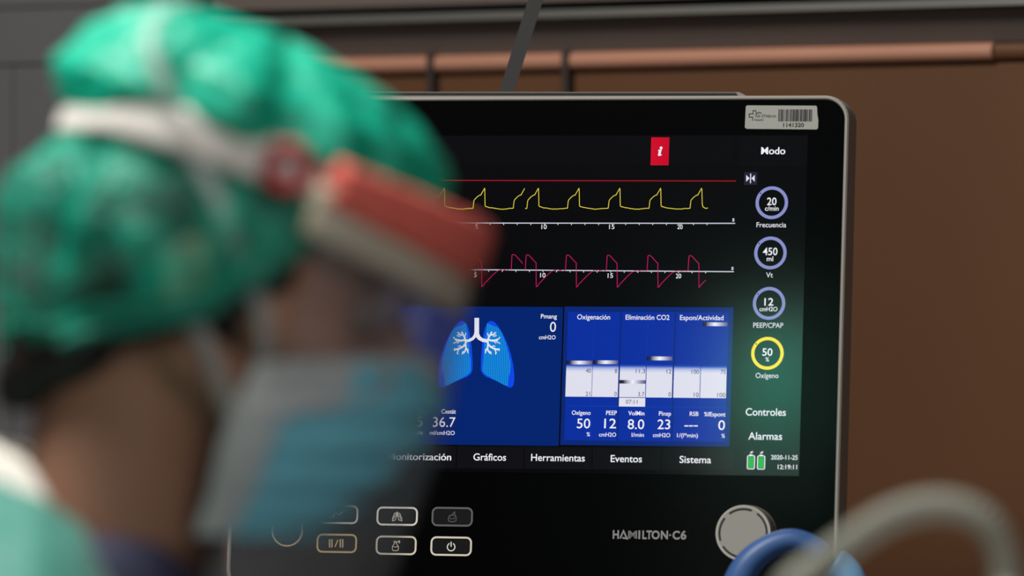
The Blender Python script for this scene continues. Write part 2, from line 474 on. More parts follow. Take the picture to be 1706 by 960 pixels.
# ---- lung panel
d = Ink(Z1)
def slate(x0, y0, x1, y1, m, dz=0): d.rect(x0, y0, x1, y1, m, dz)
slate(446, 510.5, 934.6, 740.6, S((0, 35, 110)))
d.build('lung_panel', disp)
C4 = lambda x, y: (680 + x / 6.0, 500 + y / 6.0)
def gridmat():
    m = bpy.data.materials.new('screen_lung_mesh'); m.use_nodes = True; nt = m.node_tree; b = nt.nodes['Principled BSDF']
    b.inputs['Base Color'].default_value = (0.001, 0.001, 0.002, 1); b.inputs['Roughness'].default_value = 0.09; b.inputs['Specular IOR Level'].default_value = 0.75
    tc = nt.nodes.new('ShaderNodeTexCoord'); sp = nt.nodes.new('ShaderNodeSeparateXYZ'); nt.links.new(tc.outputs['Object'], sp.inputs[0])
    def wave(out, per):
        a = nt.nodes.new('ShaderNodeMath'); a.operation = 'MULTIPLY'; a.inputs[1].default_value = 2 * pi / per; nt.links.new(out, a.inputs[0])
        s_ = nt.nodes.new('ShaderNodeMath'); s_.operation = 'SINE'; nt.links.new(a.outputs[0], s_.inputs[0])
        q = nt.nodes.new('ShaderNodeMapRange'); q.inputs['From Min'].default_value = -0.2; q.inputs['From Max'].default_value = 1.0; nt.links.new(s_.outputs[0], q.inputs['Value'])
        return q.outputs[0]
    k = 0.00041
    wx_, wy_ = wave(sp.outputs[0], 3.1 * k), wave(sp.outputs[1], 2.9 * k)
    mu = nt.nodes.new('ShaderNodeMath'); mu.operation = 'MULTIPLY'; nt.links.new(wx_, mu.inputs[0]); nt.links.new(wy_, mu.inputs[1])
    ad = nt.nodes.new('ShaderNodeMath'); ad.operation = 'MULTIPLY_ADD'; nt.links.new(wx_, ad.inputs[0]); ad.inputs[1].default_value = 0.25; nt.links.new(mu.outputs[0], ad.inputs[2])
    mx = nt.nodes.new('ShaderNodeMix'); mx.data_type = 'RGBA'; mx.inputs[6].default_value = (*lin((2, 104, 205)), 1); mx.inputs[7].default_value = (*lin((40, 190, 232)), 1)
    nt.links.new(ad.outputs[0], mx.inputs[0]); nt.links.new(mx.outputs[2], b.inputs['Emission Color']); b.inputs['Emission Strength'].default_value = 1
    return m
gm = gridmat()
outer = [(800, 225), (825, 210), (860, 218), (900, 262), (940, 325), (975, 395), (1005, 470), (1030, 550), (1050, 640), (1060, 720), (1063, 800), (1055, 850), (1038, 874), (1008, 876), (960, 850), (900, 818), (830, 788), (780, 768), (748, 740), (730, 705), (728, 640), (733, 540), (742, 430), (755, 340), (772, 275)]
inner = [(793, 232), (830, 250), (905, 280), (940, 335), (970, 410), (995, 490), (1015, 570), (1032, 660), (1020, 720), (1005, 790), (1000, 862), (960, 850), (900, 818), (830, 780), (780, 750), (748, 720), (744, 690), (750, 600), (760, 480), (772, 380), (782, 300)]
d = Ink(Z1 + 0.0001)
for sgn in (1, -1):
    mir = lambda p: C4(p[0], p[1]) if sgn > 0 else C4(688 - (p[0] - 688) * 1.03, p[1] - 0.5)
    d.poly([mir(p) for p in outer], S((10, 72, 232))); d.poly([mir(p) for p in inner], gm, 0.0001)
TW = S((226, 226, 240))
d.poly([C4(*p) for p in [(665, 180), (711, 180), (711, 335), (722, 362), (745, 383), (800, 396), (800, 428), (745, 420), (705, 400), (681, 372), (655, 400), (620, 418), (570, 424), (560, 400), (600, 396), (640, 375), (658, 350), (665, 320)]], TW, 0.0002)
def branches(mx, s):
    T = lambda x, y: C4(mx + s * x, y)
    for w_, pts in ((3.2, [(105, 410), (125, 400), (150, 408), (185, 405), (215, 395)]), (2.6, [(110, 405), (122, 372), (140, 345), (150, 318)]),
                    (1.5, [(185, 405), (210, 425), (235, 435)]), (1.5, [(200, 400), (225, 385), (232, 370)]), (1.4, [(165, 408), (185, 425), (195, 435)]),
                    (1.6, [(122, 372), (112, 345), (108, 330)]), (1.6, [(132, 355), (165, 345), (190, 345)]), (1.4, [(165, 345), (180, 328), (195, 325)]), (1.4, [(150, 350), (175, 365), (200, 355)]),
                    (3.0, [(108, 415), (115, 445), (140, 470), (170, 485), (200, 495), (230, 495)]), (1.7, [(175, 487), (190, 515), (190, 545)]), (1.5, [(190, 515), (195, 530), (188, 540)]), (1.5, [(145, 472), (165, 460), (185, 465)]),
                    (1.5, [(205, 496), (222, 500), (225, 510)]), (2.4, [(112, 440), (108, 480), (115, 510), (135, 535)]), (1.5, [(110, 490), (92, 510), (85, 535)]), (1.5, [(118, 512), (140, 520), (145, 545)]), (1.4, [(108, 480), (90, 495), (86, 515)])):
        d.line([T(*p) for p in pts], w_, TW, 0.0003)
branches(688, 1); branches(688, -1)
d.build('lung_graphic', disp)
d = Ink(Z1 + 0.0001)
d.text('Pmang', 901.3, 928, 530.8, 7.2, sW, 0.01); d.text('0', 916.3, 926.3, 553, 16.3, sW, 0.0); d.text('cmH2O', 898, 925.8, 565.5, 6.6, sW, 0.008)
d.build('pressure_value', disp)
d = Ink(Z1 + 0.0001)
d.text('Cestát', 735.6, 759.7, 689.2, 6.9, sW, 0.012); d.text('36.7', 721.2, 758.8, 711.3, 16, sW, 0.0); d.text('ml/cmH2O', 716.3, 757.8, 724.6, 6.7, sW, 0.006)
d.build('compliance_value', disp)
d = Ink(Z1 + 0.0001)
d.text('Rinsp', 681, 705, 688.6, 6.9, sW, 0.012); d.text('5', 694.8, 704, 710.6, 16, sW, 0.0); d.text('cmH2O/l/s', 661, 704, 724.0, 6.7, sW, 0.006)
d.build('resistance_value', disp)

# ---- status panel
C5 = lambda x, y: (930 + x / 5.333, 500 + y / 5.333)
sl = lambda xc: (xc - 965) * 0.0105
d = Ink(Z1)
d.rect(937, 511.7, 1219, 743.2, S((6, 38, 116)))
for a, b in ((943.6, 1030.8), (1033.2, 1121.4), (1123.9, 1211.4)): d.rect(a, 520 + sl((a + b) / 2) * .4, b, 734 + sl((a + b) / 2), S((6, 46, 158)), 0.0001)
for x in (986.8, 1076.5, 1167.2): d.rect(x - .4, 534, x + .4, 733, S((16, 58, 168)), 0.00015)
d.rect(942.5, 677.4, 1210.3, 678.6, S((16, 58, 168)), 0.00015)
d.text('Oxigenación', 961.9, 1016.8, 532.3, 8, sW, 0.008, 0.0002); d.text('Eliminación CO2', 1042.5, 1115.6, 532.8, 8, sW, 0.008, 0.0002); d.text('Espon/Actividad', 1133, 1205.6, 533.4, 8, sW, 0.008, 0.0002)
status = d.build('status_panel', disp)
def ramp_mat(name, stops, axis):
    m = bpy.data.materials.new(name); m.use_nodes = True; nt = m.node_tree; b = nt.nodes['Principled BSDF']
    b.inputs['Base Color'].default_value = (0.001, 0.001, 0.002, 1); b.inputs['Roughness'].default_value = 0.09; b.inputs['Specular IOR Level'].default_value = 0.75
    tc = nt.nodes.new('ShaderNodeTexCoord'); sp = nt.nodes.new('ShaderNodeSeparateXYZ'); cr = nt.nodes.new('ShaderNodeValToRGB')
    nt.links.new(tc.outputs['Generated'], sp.inputs[0]); nt.links.new(sp.outputs[axis], cr.inputs[0])
    e = cr.color_ramp.elements
    e[0].position = stops[0][0]; e[0].color = (*lin(stops[0][1]), 1); e[1].position = stops[-1][0]; e[1].color = (*lin(stops[-1][1]), 1)
    for p, c in stops[1:-1]:
        q = e.new(p); q.color = (*lin(c), 1)
    nt.links.new(cr.outputs[0], b.inputs['Emission Color']); b.inputs['Emission Strength'].default_value = 1
    return m
barm = ramp_mat('screen_bar', [(0.0, (222, 222, 236)), (0.76, (222, 222, 236)), (0.86, (178, 190, 228)), (0.95, (40, 80, 185)), (1.0, (6, 46, 158))], 1)
mark = ramp_mat('screen_marker', [(0.0, (8, 10, 34)), (0.15, (45, 46, 78)), (0.5, (240, 240, 250)), (0.8, (150, 150, 185)), (1.0, (80, 80, 122))], 0)
cols = ((943.1, 986.4), (987.2, 1030.2), (1032.6, 1075.8), (1077, 1120.2), (1122.7, 1166.4), (1167.5, 1210.5))
for i, (a, b) in enumerate(cols):
    d = Ink(Z1 + 0.0003); xc = (a + b) / 2
    d.rect(a, 606.5 + sl(xc), b, 661.3 + sl(xc), barm); d.build('gauge_bar', disp)
for a, b, y0, y1 in ((944, 987.4, 601.4, 607.7), (988.4, 1030.3, 600.9, 607.0), (1032.7, 1076, 633.7, 639.7), (1078, 1120.8, 594.4, 600.8), (1170.4, 1212.8, 537.5, 543.8)):
    d = Ink(Z1 + 0.0005); d.rect(a, y0, b, y1, mark); d.build('gauge_marker', disp)
d = Ink(Z1 + 0.0003); d.rect(1031.6, 663.3, 1075.2, 677.8, S((225, 225, 238)))
NV = S((44, 44, 92))
d.text('07:11', 1043, 1062.3, 673, 6.6, NV, 0, 0.0001); d.build('time_box', disp)
d = Ink(Z1 + 0.0005)
for t, a, b, y in (('40', 976.5, 984.9, 621.5), ('8', 1024.8, 1028.6, 622), ('11.3', 1059.8, 1075, 622.2), ('12', 1111, 1118.8, 622.8), ('100', 1152.5, 1165, 623.2), ('75', 1201.2, 1209.4, 623.5),
                   ('21', 976, 983.5, 660), ('0', 1024, 1028, 660.3), ('3.7', 1063.3, 1073.7, 660.7), ('0', 1113.9, 1117.8, 661), ('10', 1156, 1164.4, 661.5), ('100', 1195.3, 1208.8, 662)):
    d.text(t, a, b, y, 7.0, NV, 0)
d.build('gauge_numbers', disp)
d = Ink(Z1 + 0.0003)
for t, a, b, y in (('Oxígeno', 952.9, 984.2, 691.3), ('PEEP', 1010, 1028, 691.6), ('VolMin', 1047, 1073.9, 692.2), ('Pinsp', 1098, 1118.2, 692.7), ('RSB', 1149.3, 1164, 693.2), ('%fEspont', 1173.2, 1209, 693.8)):
    d.text(t, a, b, y, 6.9, sW, 0.012)
for t, a, b, y in (('50', 961.3, 983.5, 713.7), ('12', 1006.8, 1026.6, 713.8), ('8.0', 1046, 1073.4, 715), ('23', 1095.6, 1116.8, 715.2), ('0', 1196.8, 1208, 716.6)):
    d.text(t, a, b, y, 15.8, sW, 0.004)
for k in range(3): d.rect(1140.6 + 7.8 * k, 709, 1147.2 + 7.8 * k, 711, sW)
for t, a, b, y in (('%', 977.5, 983.2, 727.2), ('cmH2O', 998.2, 1026.8, 727.6), ('l/min', 1052.6, 1073, 728), ('cmH2O', 1088, 1116.8, 728.5), ('1/(l*min)', 1128.2, 1163, 728.8), ('%', 1202.2, 1208, 729.8)):
    d.text(t, a, b, y, 6.6, sW, 0.008)
d.build('status_values', disp)
# ---- menu bar
d = Ink(Z1)
seps = (418 + 3, 532, 646, 760.8, 873.2, 986.8, 1102, 1224)
for a, b in zip(seps, seps[1:]): d.rect(max(a, 434) + 0.9, 745.5 + (a - 900) * .008, b - 0.9, 782 + (a - 900) * .008, S((13, 13, 17)))
for t, a, b, y in (('Monitorización', 647, 752.3, 766.2), ('Gráficos', 788.9, 843.4, 767.3), ('Herramientas', 885, 974.8, 768.1), ('Eventos', 1017.6, 1069.8, 770), ('Sistema', 1132.2, 1185, 771.5)):
    d.text(t, a, b, y, 11.4, sW, 0.010, 0.0002)
d.build('menu_bar', disp)
# ---- right column
RING = S((136, 142, 200)); RY = S((252, 222, 36))
for cx, cy, col, big, bx, by, small, smx, sby, scap, lab, lx, ly in (
        (1286, 338, RING, '20', (1278, 1293.7), 341.8, 'c/min', (1274.5, 1297.4), 351.2, 7.6, 'Frecuencia', (1260.4, 1310), 378.8),
        (1283.7, 421.7, RING, '450', (1271, 1295.4), 425.2, 'ml', (1277.5, 1288.3), 435.2, 7.8, 'Vt', (1276.4, 1287.8), 462.4),
        (1281.4, 505.7, RING, '12', (1273.4, 1288.6), 509.2, 'cmH2O', (1265.5, 1295.3), 518.6, 7.0, 'PEEP/CPAP', (1255, 1305), 546.2),
        (1278.7, 589, RY, '50', (1270, 1287), 592.8, '%', (1275.4, 1281.3), 602.4, 6.6, 'Oxígeno', (1259, 1297), 629.9)):
    d = Ink(Z1)
    d.arc(cx, cy, 24.4, 5.4, col)
    d.disc(cx - 18.5, cy - 15.6, 1.2, S((20, 20, 40)), 0.0001, 10)
    d.text(big, bx[0], bx[1], by, 12, sW, 0.012); d.text(small, smx[0], smx[1], sby, scap, sW, 0.010); d.text(lab, lx[0], lx[1], ly, 8.2, S((226, 226, 236)), 0.006)
    d.build('setting_dial', disp, 'yellow ring' if col is RY else None)
d = Ink(Z1)
d.text('Controles', 1242.4, 1309.5, 692.4, 12, sW, 0.010); d.text('Alarmas', 1246.8, 1303.2, 732.6, 12, sW, 0.010)
d.build('side_menu', disp)
for x0, dy in ((1244.6, 0), (1261.5, 0.4)):
    d = Ink(Z1); x1_ = x0 + 13.4
    d.line(d.rrect_pts(x0 + .7, 759.5 + dy, x1_ - .7, 781.6 + dy, 2.4), 1.5 * kx(1250, 760), sW, 0, True, True)
    d.rect(x0 + 2.0, 761.4 + dy, x1_ - 2.0, 779.8 + dy, S((30, 176, 66))); d.rect(x0 + 4, 757.4 + dy, x1_ - 4, 759.2 + dy, sW)
    d.poly([(x0 + 10.4, 750.6 + dy), (x0 + 4.4, 754.6 + dy), (x0 + 7.4, 754.8 + dy), (x0 + 4.8, 757.2 + dy), (x0 + 11.2, 753.4 + dy), (x0 + 8.2, 753.2 + dy)], sW)
    d.build('battery_icon', disp)
d = Ink(Z1); d.text('2020-11-25', 1284.7, 1329, 765.8, 7.3, sW, 0.012); d.text('12:19:11', 1295.8, 1328, 781.8, 7.3, sW, 0.012); d.build('clock', disp)

# ---- keys below the screen
KW = screen_mat('key_backlight', (225, 220, 205)); KD = screen_mat('key_backlight_dim', (92, 92, 92)); KB = screen_mat('key_backlight_soft', (205, 195, 175)); KT = screen_mat('key_backlight_warm', (190, 165, 120))
m_key = mat('key_face', (5, 5, 6), 0.3)
def key(x0, y0, x1, y1, lm, icon, label):
    d = Ink(0.0007); pts = d.rrect_pts(x0 + 1.3, y0 + 1.3, x1 - 1.3, y1 - 1.3, 8)
    kk = kx(x0, y0)
    # raised pad
    k = extr('key', [[Vector((p.x, p.y, z)) for p in pts] for z in (0.0, 0.0005)], [m_key], mon)
    k['label'] = label
    d.line(pts, 3.0 * kk, lm, 0, True, True); d.build('outline', k)
    e = Ink(0.0008); icon(e, (x0 + x1) / 2, (y0 + y1) / 2); e.build('icon', k)
def ic_lungs(e, x, y):
    for s_ in (1, -1):
        e.line([(x + s_ * p[0], y + p[1]) for p in [(0.9, -4.5), (3.0, -5.6), (5.2, -3), (7.4, 3), (7.9, 7.6), (5, 7.2), (2.2, 5.6), (1.9, 0), (1.2, -4.5)]], 1.1, KW)
        e.line([(x + s_ * p[0], y + p[1]) for p in [(3.4, -2), (5.2, 2), (5.6, 5)]], 1.0, KW)
    e.line([(x, y - 7.8), (x, y + 1)], 1.4, KW)
def ic_neb(e, x, y):
    e.line([(x + a, y + b) for a, b in [(-1, -2.5), (-5, -1.5), (-6.6, 3), (-6, 7), (-2, 8.3), (3, 8.3), (6.2, 7), (6.6, 2), (5.5, -1.5), (4.6, -2.6), (4, -8), (1, -5), (-1, -2.5), (3.8, -2.6)]], 1.2, KD)
    e.line([(x + a, y + b) for a, b in [(-3.6, 0), (-3.6, 3.4), (3.6, 3.4), (3.6, 0)]], 0.9, KD)
def ic_spray(e, x, y):
    x -= 1.2
    e.line([(x + a, y + b) for a, b in [(-5, 7.6), (-5, 1.5), (-2, -2), (-2, -4.6), (2, -4.6), (2, -2), (5, 1.5), (5, 7.6), (3.6, 8.8), (-3.6, 8.8), (-5, 7.6)]], 1.2, KB)
    e.line([(x - 3.4, y - 6.6), (x + 2, y - 6.6), (x + 1, y - 4.4)], 1.2, KB); e.line([(x - 5, y + 1.4), (x, y + 3), (x + 5, y + 1.4)], 1.0, KB)
    for q in ((7.6, -8.6), (8.4, -6), (7.6, -3.6)): e.line([(x + 3.6, y - 6), (x + q[0], y + q[1])], 1.0, KB)
def ic_power(e, x, y):
    e.arc(x, y + 1.2, 6.3, 1.6, KW, 118, 422, 36); e.line([(x, y - 7.6), (x, y + 1)], 1.7, KW)
def ic_pause(e, x, y):
    for q in (-12, -8, 6, 10): e.line([(x + q, y - 7), (x + q, y + 7)], 2.4, KT)
    e.line([(x - 3, y + 6), (x + 2, y - 6)], 2.0, KT)
def ic_bag(e, x, y):
    e.line([(x - 8, y + 5), (x - 4, y - 4), (x + 2, y + 1), (x + 8, y - 5)], 1.4, KB)
key(628, 845, 696.3, 876, KW, ic_lungs, 'lit key with lungs icon')
key(719.7, 845.5, 788, 877.3, KD, ic_neb, 'dim key')
key(626.6, 893.3, 694.2, 924.8, KB, ic_spray, 'lit key with spray bottle icon')
key(717.8, 894.6, 786.3, 926.4, KB, ic_power, 'lit key with power icon')
key(528, 890, 595, 921.4, KT, ic_pause, 'lit key with double bars')
key(530, 842, 597, 873, KB, ic_bag, 'lit key under the mask')
d = Ink(0.0007); c0 = L(479, 884); kk = kx(479, 884)
pts = [c0 + Vector((cos(2 * pi * i / 40), sin(2 * pi * i / 40))) * 25 * kk for i in range(40)]
k = extr('round_key', [[Vector((p.x, p.y, z)) for p in pts] for z in (0.0, 0.0005)], [m_key], mon)
d.line(pts, 2.6 * kk, KT, 0, True, True); d.build('outline', k)
# lettering printed on the glass
d = Ink(0.0004); GR = ink((132, 132, 132))
xs_ = {'H': (1020.9, 1031.2), 'M': (1046.6, 1061.3), 'I': (1063.6, 1066.6), 'L': (1070.2, 1077.6), 'T': (1076.8, 1086.2), 'O': (1085.6, 1099.2), 'N': (1101, 1113)}
yb_ = lambda x: 897.4 + (x - 1021) * 0.011
for ch, (a, b) in xs_.items(): d.text(ch, a, b, yb_(a), 13.2, GR, 0.018 if ch == 'M' else 0.035)
d.line([(1033.2, yb_(1033)), (1039, yb_(1039) - 12.6), (1044.8, yb_(1045)), (1037.2, yb_(1040) - 1.2)], 2.6, GR)
d.disc(1116.6, yb_(1116) - 6.5, 1.6, GR, 0, 12)
d.text('C', 1120.4, 1132.6, yb_(1121), 13.2, GR, 0.035); d.text('6', 1134, 1143.6, yb_(1135), 13.6, GR, 0.035)
d.build('lettering', mon)
# ---- asset sticker
d = Ink(0.0005); m_st = mat('grey_foil_sticker', (142, 142, 134), 0.45)
st = [(1245, 175.8), (1360, 176.4), (1361.6, 179), (1362, 190), (1363.6, 200), (1363.2, 213.4), (1361, 216), (1244, 215), (1241.2, 212.4), (1242.8, 178)]
stk = extr('asset_sticker', [[Vector((*L(*p), z)) for p in st] for z in (0.0001, 0.0007)], [m_st], mon)
stk['label'] = 'grey barcode sticker'
C7 = lambda x, y: (1230 + x / 8.53, 160 + y / 8.53)
BK = ink((18, 18, 18))
d = Ink(0.0009); x = 572; rng = random.Random(11)
bars = [(572, 10), (588, 8), (606, 22), (634, 12), (660, 4), (672, 4), (684, 18), (708, 5), (722, 6), (740, 20), (770, 6), (780, 22), (808, 8), (820, 26), (850, 14), (876, 6), (886, 22), (914, 5), (926, 12), (942, 34), (982, 10), (1004, 24), (1036, 14)]
for a, ww in bars: d.rect(*C7(a, 193), *C7(a + ww, 362), BK)
d.build('barcode', stk)
d = Ink(0.0009)
d.line([C7(*p) for p in [(207, 352), (207, 302), (157, 302), (157, 256), (212, 256), (212, 210), (252, 210), (258, 256), (272, 248), (300, 231), (318, 244), (334, 238)]], 1.3, BK)
d.text("Vall d'Hebron", 1257.2, 1293.3, 195.8, 5.0, ink((60, 60, 58)), 0.004); d.text('Hospital', 1257.2, 1272, 201.4, 3.2, ink((60, 60, 58)), 0.006)
d.text('1141320', 1305, 1339.8, 211.7, 6.3, BK, 0.02)
d.build('sticker_print', stk)
# ---- rotary knob
m_al = mat('brushed_aluminium', (152, 150, 143), 0.42, metal=0.25, bump=0.03, bump_scale=1500); m_als = mat('dark_knob_side', (120, 114, 104), 0.4, metal=0.2)
kz = 0.017; kc = L(1238, 888.5, kz); kk = kx(1238, 888)
ring = lambda r, z: [Vector((kc.x + r * kk * cos(2 * pi * i / 64), kc.y + r * kk * sin(2 * pi * i / 64), z)) for i in range(64)]
knob = extr('control_knob', [ring(49, 0.0), ring(47.5, 0.003), ring(46.5, kz - .0012), ring(44.5, kz)], [m_als], mon)
d = Ink(kz + 0.0002)
d.face([(p.x, p.y) for p in ring(44.6, 0)], m_al)
d.line([(p.x, p.y) for p in ring(43.9, 0)], 3.0 * kk, mat('polished_rim', (190, 188, 180), 0.3, metal=0.3), 0.0001, True, True)
for k in range(5):
    a0 = 72 * k - 2; pts = [kc + Vector((cos(R(a0 + 57 * i / 16)), sin(R(a0 + 57 * i / 16)))) * 39.2 * kk for i in range(17)]
    d.line(pts, 3.2 * kk, BK, 0.0002, True)
d.build('knob_face', knob)
# ---- ventilator under the monitor (mostly below the frame)
vt = mon
MZ = Matrix.Translation((0.02, 4.02, 0)) @ Matrix.Rotation(R(-12), 4, 'Z')
bodyp = [(-0.232, 1.235), (-0.205, 1.262), (0.19, 1.262), (0.205, 1.235), (0.205, 0.93), (0.19, 0.90), (-0.215, 0.90), (-0.232, 0.93)]
vs = [(a, y, b) for y in (-0.035, 0.125) for a, b in bodyp]; n = len(bodyp)
mesh('ventilator_body', [MZ @ Vector(v) for v in vs], [tuple(range(n)), tuple(range(2 * n - 1, n - 1, -1))] + [(i, (i + 1) % n, n + (i + 1) % n, n + i) for i in range(n)], mat('charcoal_plastic', (40, 39, 38), 0.5), vt)
tube('stand_column', [MZ @ Vector((0, 0.04, z)) for z in (0.1, 0.5, 0.9)], 0.03, m_case2, vt, 24)
for sx in (-1, 1):
    for sy in (-1, 1):
        tube('stand_leg', [MZ @ Vector((0, 0.04, 0.12)), MZ @ Vector((sx * .12, .04 + sy * .07, 0.1)), MZ @ Vector((sx * .23, .04 + sy * .13, 0.085))], 0.016, m_case2, vt, 12)
        c = MZ @ Vector((sx * .23, .04 + sy * .13, 0.035)); ax = Vector((0.012, 0, 0))
        vsx, fsx = tube_geo([c - ax, c + ax], 0.035, 24); mesh('caster', vsx, fsx, m_black, vt)
        tube('caster_fork', [c + Vector((0.014, 0, 0)), c + Vector((0.014, 0, 0.05))], 0.005, m_case2, vt, 8)
tube('monitor_mount', [MZ @ Vector((0, 0.0, 1.2)), MM @ Vector((0, -0.1, -0.06)), MM @ Vector((0, -0.06, -0.032))], 0.035, m_black, vt, 20)

# ------------------------------------------------------------------ black strap above the monitor
def at(px, py, y): return Vector(((px - CX) / F * y, y, CAMZ - (py - CY) / F * y))
p1, p2 = at(843, 155, 3.955), at(893, -2, 3.955); dr = (p2 - p1).normalized()
a = p1 - dr * 0.05; b = p1 + dr * ((3.0 - p1.z) / dr.z)
sd = Vector((dr.z, 0, -dr.x)); hw = 0.0050; th = Vector((0, 0.0015, 0))
mesh('support_strap', [a - sd * hw - th, a + sd * hw - th, a + sd * hw + th, a - sd * hw + th, b - sd * hw - th, b + sd * hw - th, b + sd * hw + th, b - sd * hw + th],
     [(0, 1, 2, 3), (4, 7, 6, 5), (0, 4, 5, 1), (1, 5, 6, 2), (2, 6, 7, 3), (3, 7, 4, 0)], mat('black_webbing', (40, 39, 38), 0.6))
tag(bpy.data.objects['support_strap'], 'flat black strap rising diagonally from behind the top of the monitor', 'strap')

# ------------------------------------------------------------------ breathing hose and blue clip
HD = 2.75
m_hose = bpy.data.materials.new('milky_hose'); m_hose.use_nodes = True
b_ = m_hose.node_tree.nodes['Principled BSDF']; b_.inputs['Base Color'].default_value = (*lin((176, 178, 165)), 1); b_.inputs['Roughness'].default_value = 0.4
b_.inputs['Transmission Weight'].default_value = 0.25; b_.inputs['IOR'].default_value = 1.2
nt = m_hose.node_tree; tr = nt.nodes.new('ShaderNodeBsdfTransparent'); mx_ = nt.nodes.new('ShaderNodeMixShader'); mx_.inputs[0].default_value = 0.35
nt.links.new(b_.outputs[0], mx_.inputs[1]); nt.links.new(tr.outputs[0], mx_.inputs[2]); nt.links.new(mx_.outputs[0], nt.nodes['Material Output'].inputs['Surface'])
hp = [at(1235, 1500, 3.3), at(1262, 1130, 3.2), at(1305, 1000, HD), at(1360, 945, HD), at(1410, 907, HD), at(1470, 868, HD), at(1530, 846, HD), at(1590, 845, HD), at(1640, 868, HD), at(1668, 915, HD), at(1676, 980, HD), at(1672, 1120, HD), at(1600, 1500, 3.3)]
path = catmull(hp, 40); acc = 0; rad = []
for i, p in enumerate(path):
    if i: acc += (p - path[i - 1]).length
    rad.append(0.0073 + 0.0006 * sin(acc * 2 * pi / 0.0045))
tube('breathing_hose', path, rad, m_hose, None, 20)
tag(bpy.data.objects['breathing_hose'], 'milky white breathing hose looping up in the lower right corner', 'hose')
CD = 3.72
m_blue = mat('blue_silicone', (52, 86, 138), 0.45, spec=0.4)
clip = empty('hose_clip', at(1215, 1200, CD))
tag(clip, 'blue ring shaped hose clip in front of the silver knob', 'clip')
cp = [at(x, y, CD) for x, y in [(1222, 1130), (1222, 1040), (1227, 985), (1246, 942), (1280, 913), (1317, 901), (1350, 910), (1372, 925)]]
path = catmull(cp, 12); N = len(path)
tube('ring_arm', path, [0.0115 - 0.0037 * sm(10, 60, i) for i in range(N)][:-3] + [0.0075, 0.0068, 0.0045], m_blue, clip, 24)
cp = [at(x, y, CD + 0.01) for x, y in [(1384, 938), (1410, 962), (1424, 1010), (1422, 1080), (1380, 1130)]]
path = catmull(cp, 10)
tube('ring_jaw', path, [0.005, 0.0095, 0.0115] + [0.012] * (len(path) - 3), mat('pale_blue_silicone', (120, 165, 205), 0.4), clip, 24)
tube('clip_stem', catmull([at(1215, 1120, CD), at(1300, 1180, CD), at(1385, 1125, CD + .01)], 10), 0.008, m_blue, clip, 16)
tube('clip_arm', catmull([at(1300, 1175, CD), at(1300, 1500, CD), MZ @ Vector((0.17, -0.047, 0.98))], 10), 0.009, m_case2, clip, 16)

# ------------------------------------------------------------------ the person (head axis: forward, up, toward the camera; unit = 0.3 mm)
HS = 2.84 / F; PY = 2.84
def W(px, py, lat=0.0): return Vector(((px - CX) * HS, PY - lat * HS, CAMZ - (py - CY) * HS))
def H(f, u, l=0.0): return W(340 + .94 * f + .342 * u, 430 + .342 * f - .94 * u, l)
DF, DU, DL = (H(1, 0, 0) - H(0, 0, 0)), (H(0, 1, 0) - H(0, 0, 0)), (H(0, 0, 1) - H(0, 0, 0))
def capsule(bm, p0, r0, p1, r1, seg=20):
    d_ = (p1 - p0); ln = d_.length; t = d_ / ln
    path, rs = [], []
    for k in range(0, 7):
        a = pi / 2 * (1 - k / 6); path.append(p0 - t * r0 * sin(a)); rs.append(max(r0 * cos(a), 1e-5))
    for k in range(1, 7):
        a = pi / 2 * k / 6; path.append(p1 + t * r1 * sin(a)); rs.append(max(r1 * cos(a), 1e-5))
    vs, fs = tube_geo(path, rs, seg)
    bv = [bm.verts.new(v) for v in vs]
    for f in fs: bm.faces.new([bv[i] for i in f])
def ellipsoid(bm, c, rf, ru, rl):
    M = Matrix(((DF.x * rf, DU.x * ru, DL.x * rl, c.x), (DF.y * rf, DU.y * ru, DL.y * rl, c.y), (DF.z * rf, DU.z * ru, DL.z * rl, c.z), (0, 0, 0, 1)))
    bmesh.ops.create_icosphere(bm, subdivisions=4, radius=1, matrix=M)
def remeshed(name, bm, m, parent, voxel=0.004, it=6, sub=None):
    bmesh.ops.recalc_face_normals(bm, faces=bm.faces)
    me = bpy.data.meshes.new(name); bm.to_mesh(me); bm.free()
    o = bpy.data.objects.new(name, me); COL.objects.link(o)
    baked(o, [('REMESH', dict(mode='VOXEL', voxel_size=voxel, use_smooth_shade=True)), ('SMOOTH', dict(factor=0.5, iterations=it))])
    if sub:
        for v in o.data.vertices: v.co = sub(v.co)
    o.data.transform(world_of(parent).inverted()); o.parent = parent; o.data.materials.append(m)
    for p in o.data.polygons: p.use_smooth = True
    return o

person = empty('person', (W(60, 0).x, PY, 0))
tag(person, 'person in green cap, red banded face shield and blue mask, head bowed to the right', 'person')
m_skin = mat('skin', (158, 117, 95), 0.5, spec=0.35, noise_scale=40, noise_amt=0.08)
m_skin.node_tree.nodes['Principled BSDF'].inputs['Subsurface Weight'].default_value = 0.1
m_skin.node_tree.nodes['Principled BSDF'].inputs['Subsurface Radius'].default_value = (0.01, 0.004, 0.002)
m_hair = mat('dark_brown_hair', (24, 16, 13), 0.5, noise_scale=60, noise_amt=0.3)
k_ = HS
bm = bmesh.new()
ellipsoid(bm, H(38, 65, 0), 300, 270, 228)                    # skull
ellipsoid(bm, H(195, -100, 0), 140, 200, 180)                 # face
capsule(bm, H(300, 55, -90), 40 * k_, H(300, 55, 90), 40 * k_)   # brow
capsule(bm, H(338, 5, 0), 24 * k_, H(396, -88, 0), 30 * k_)      # nose
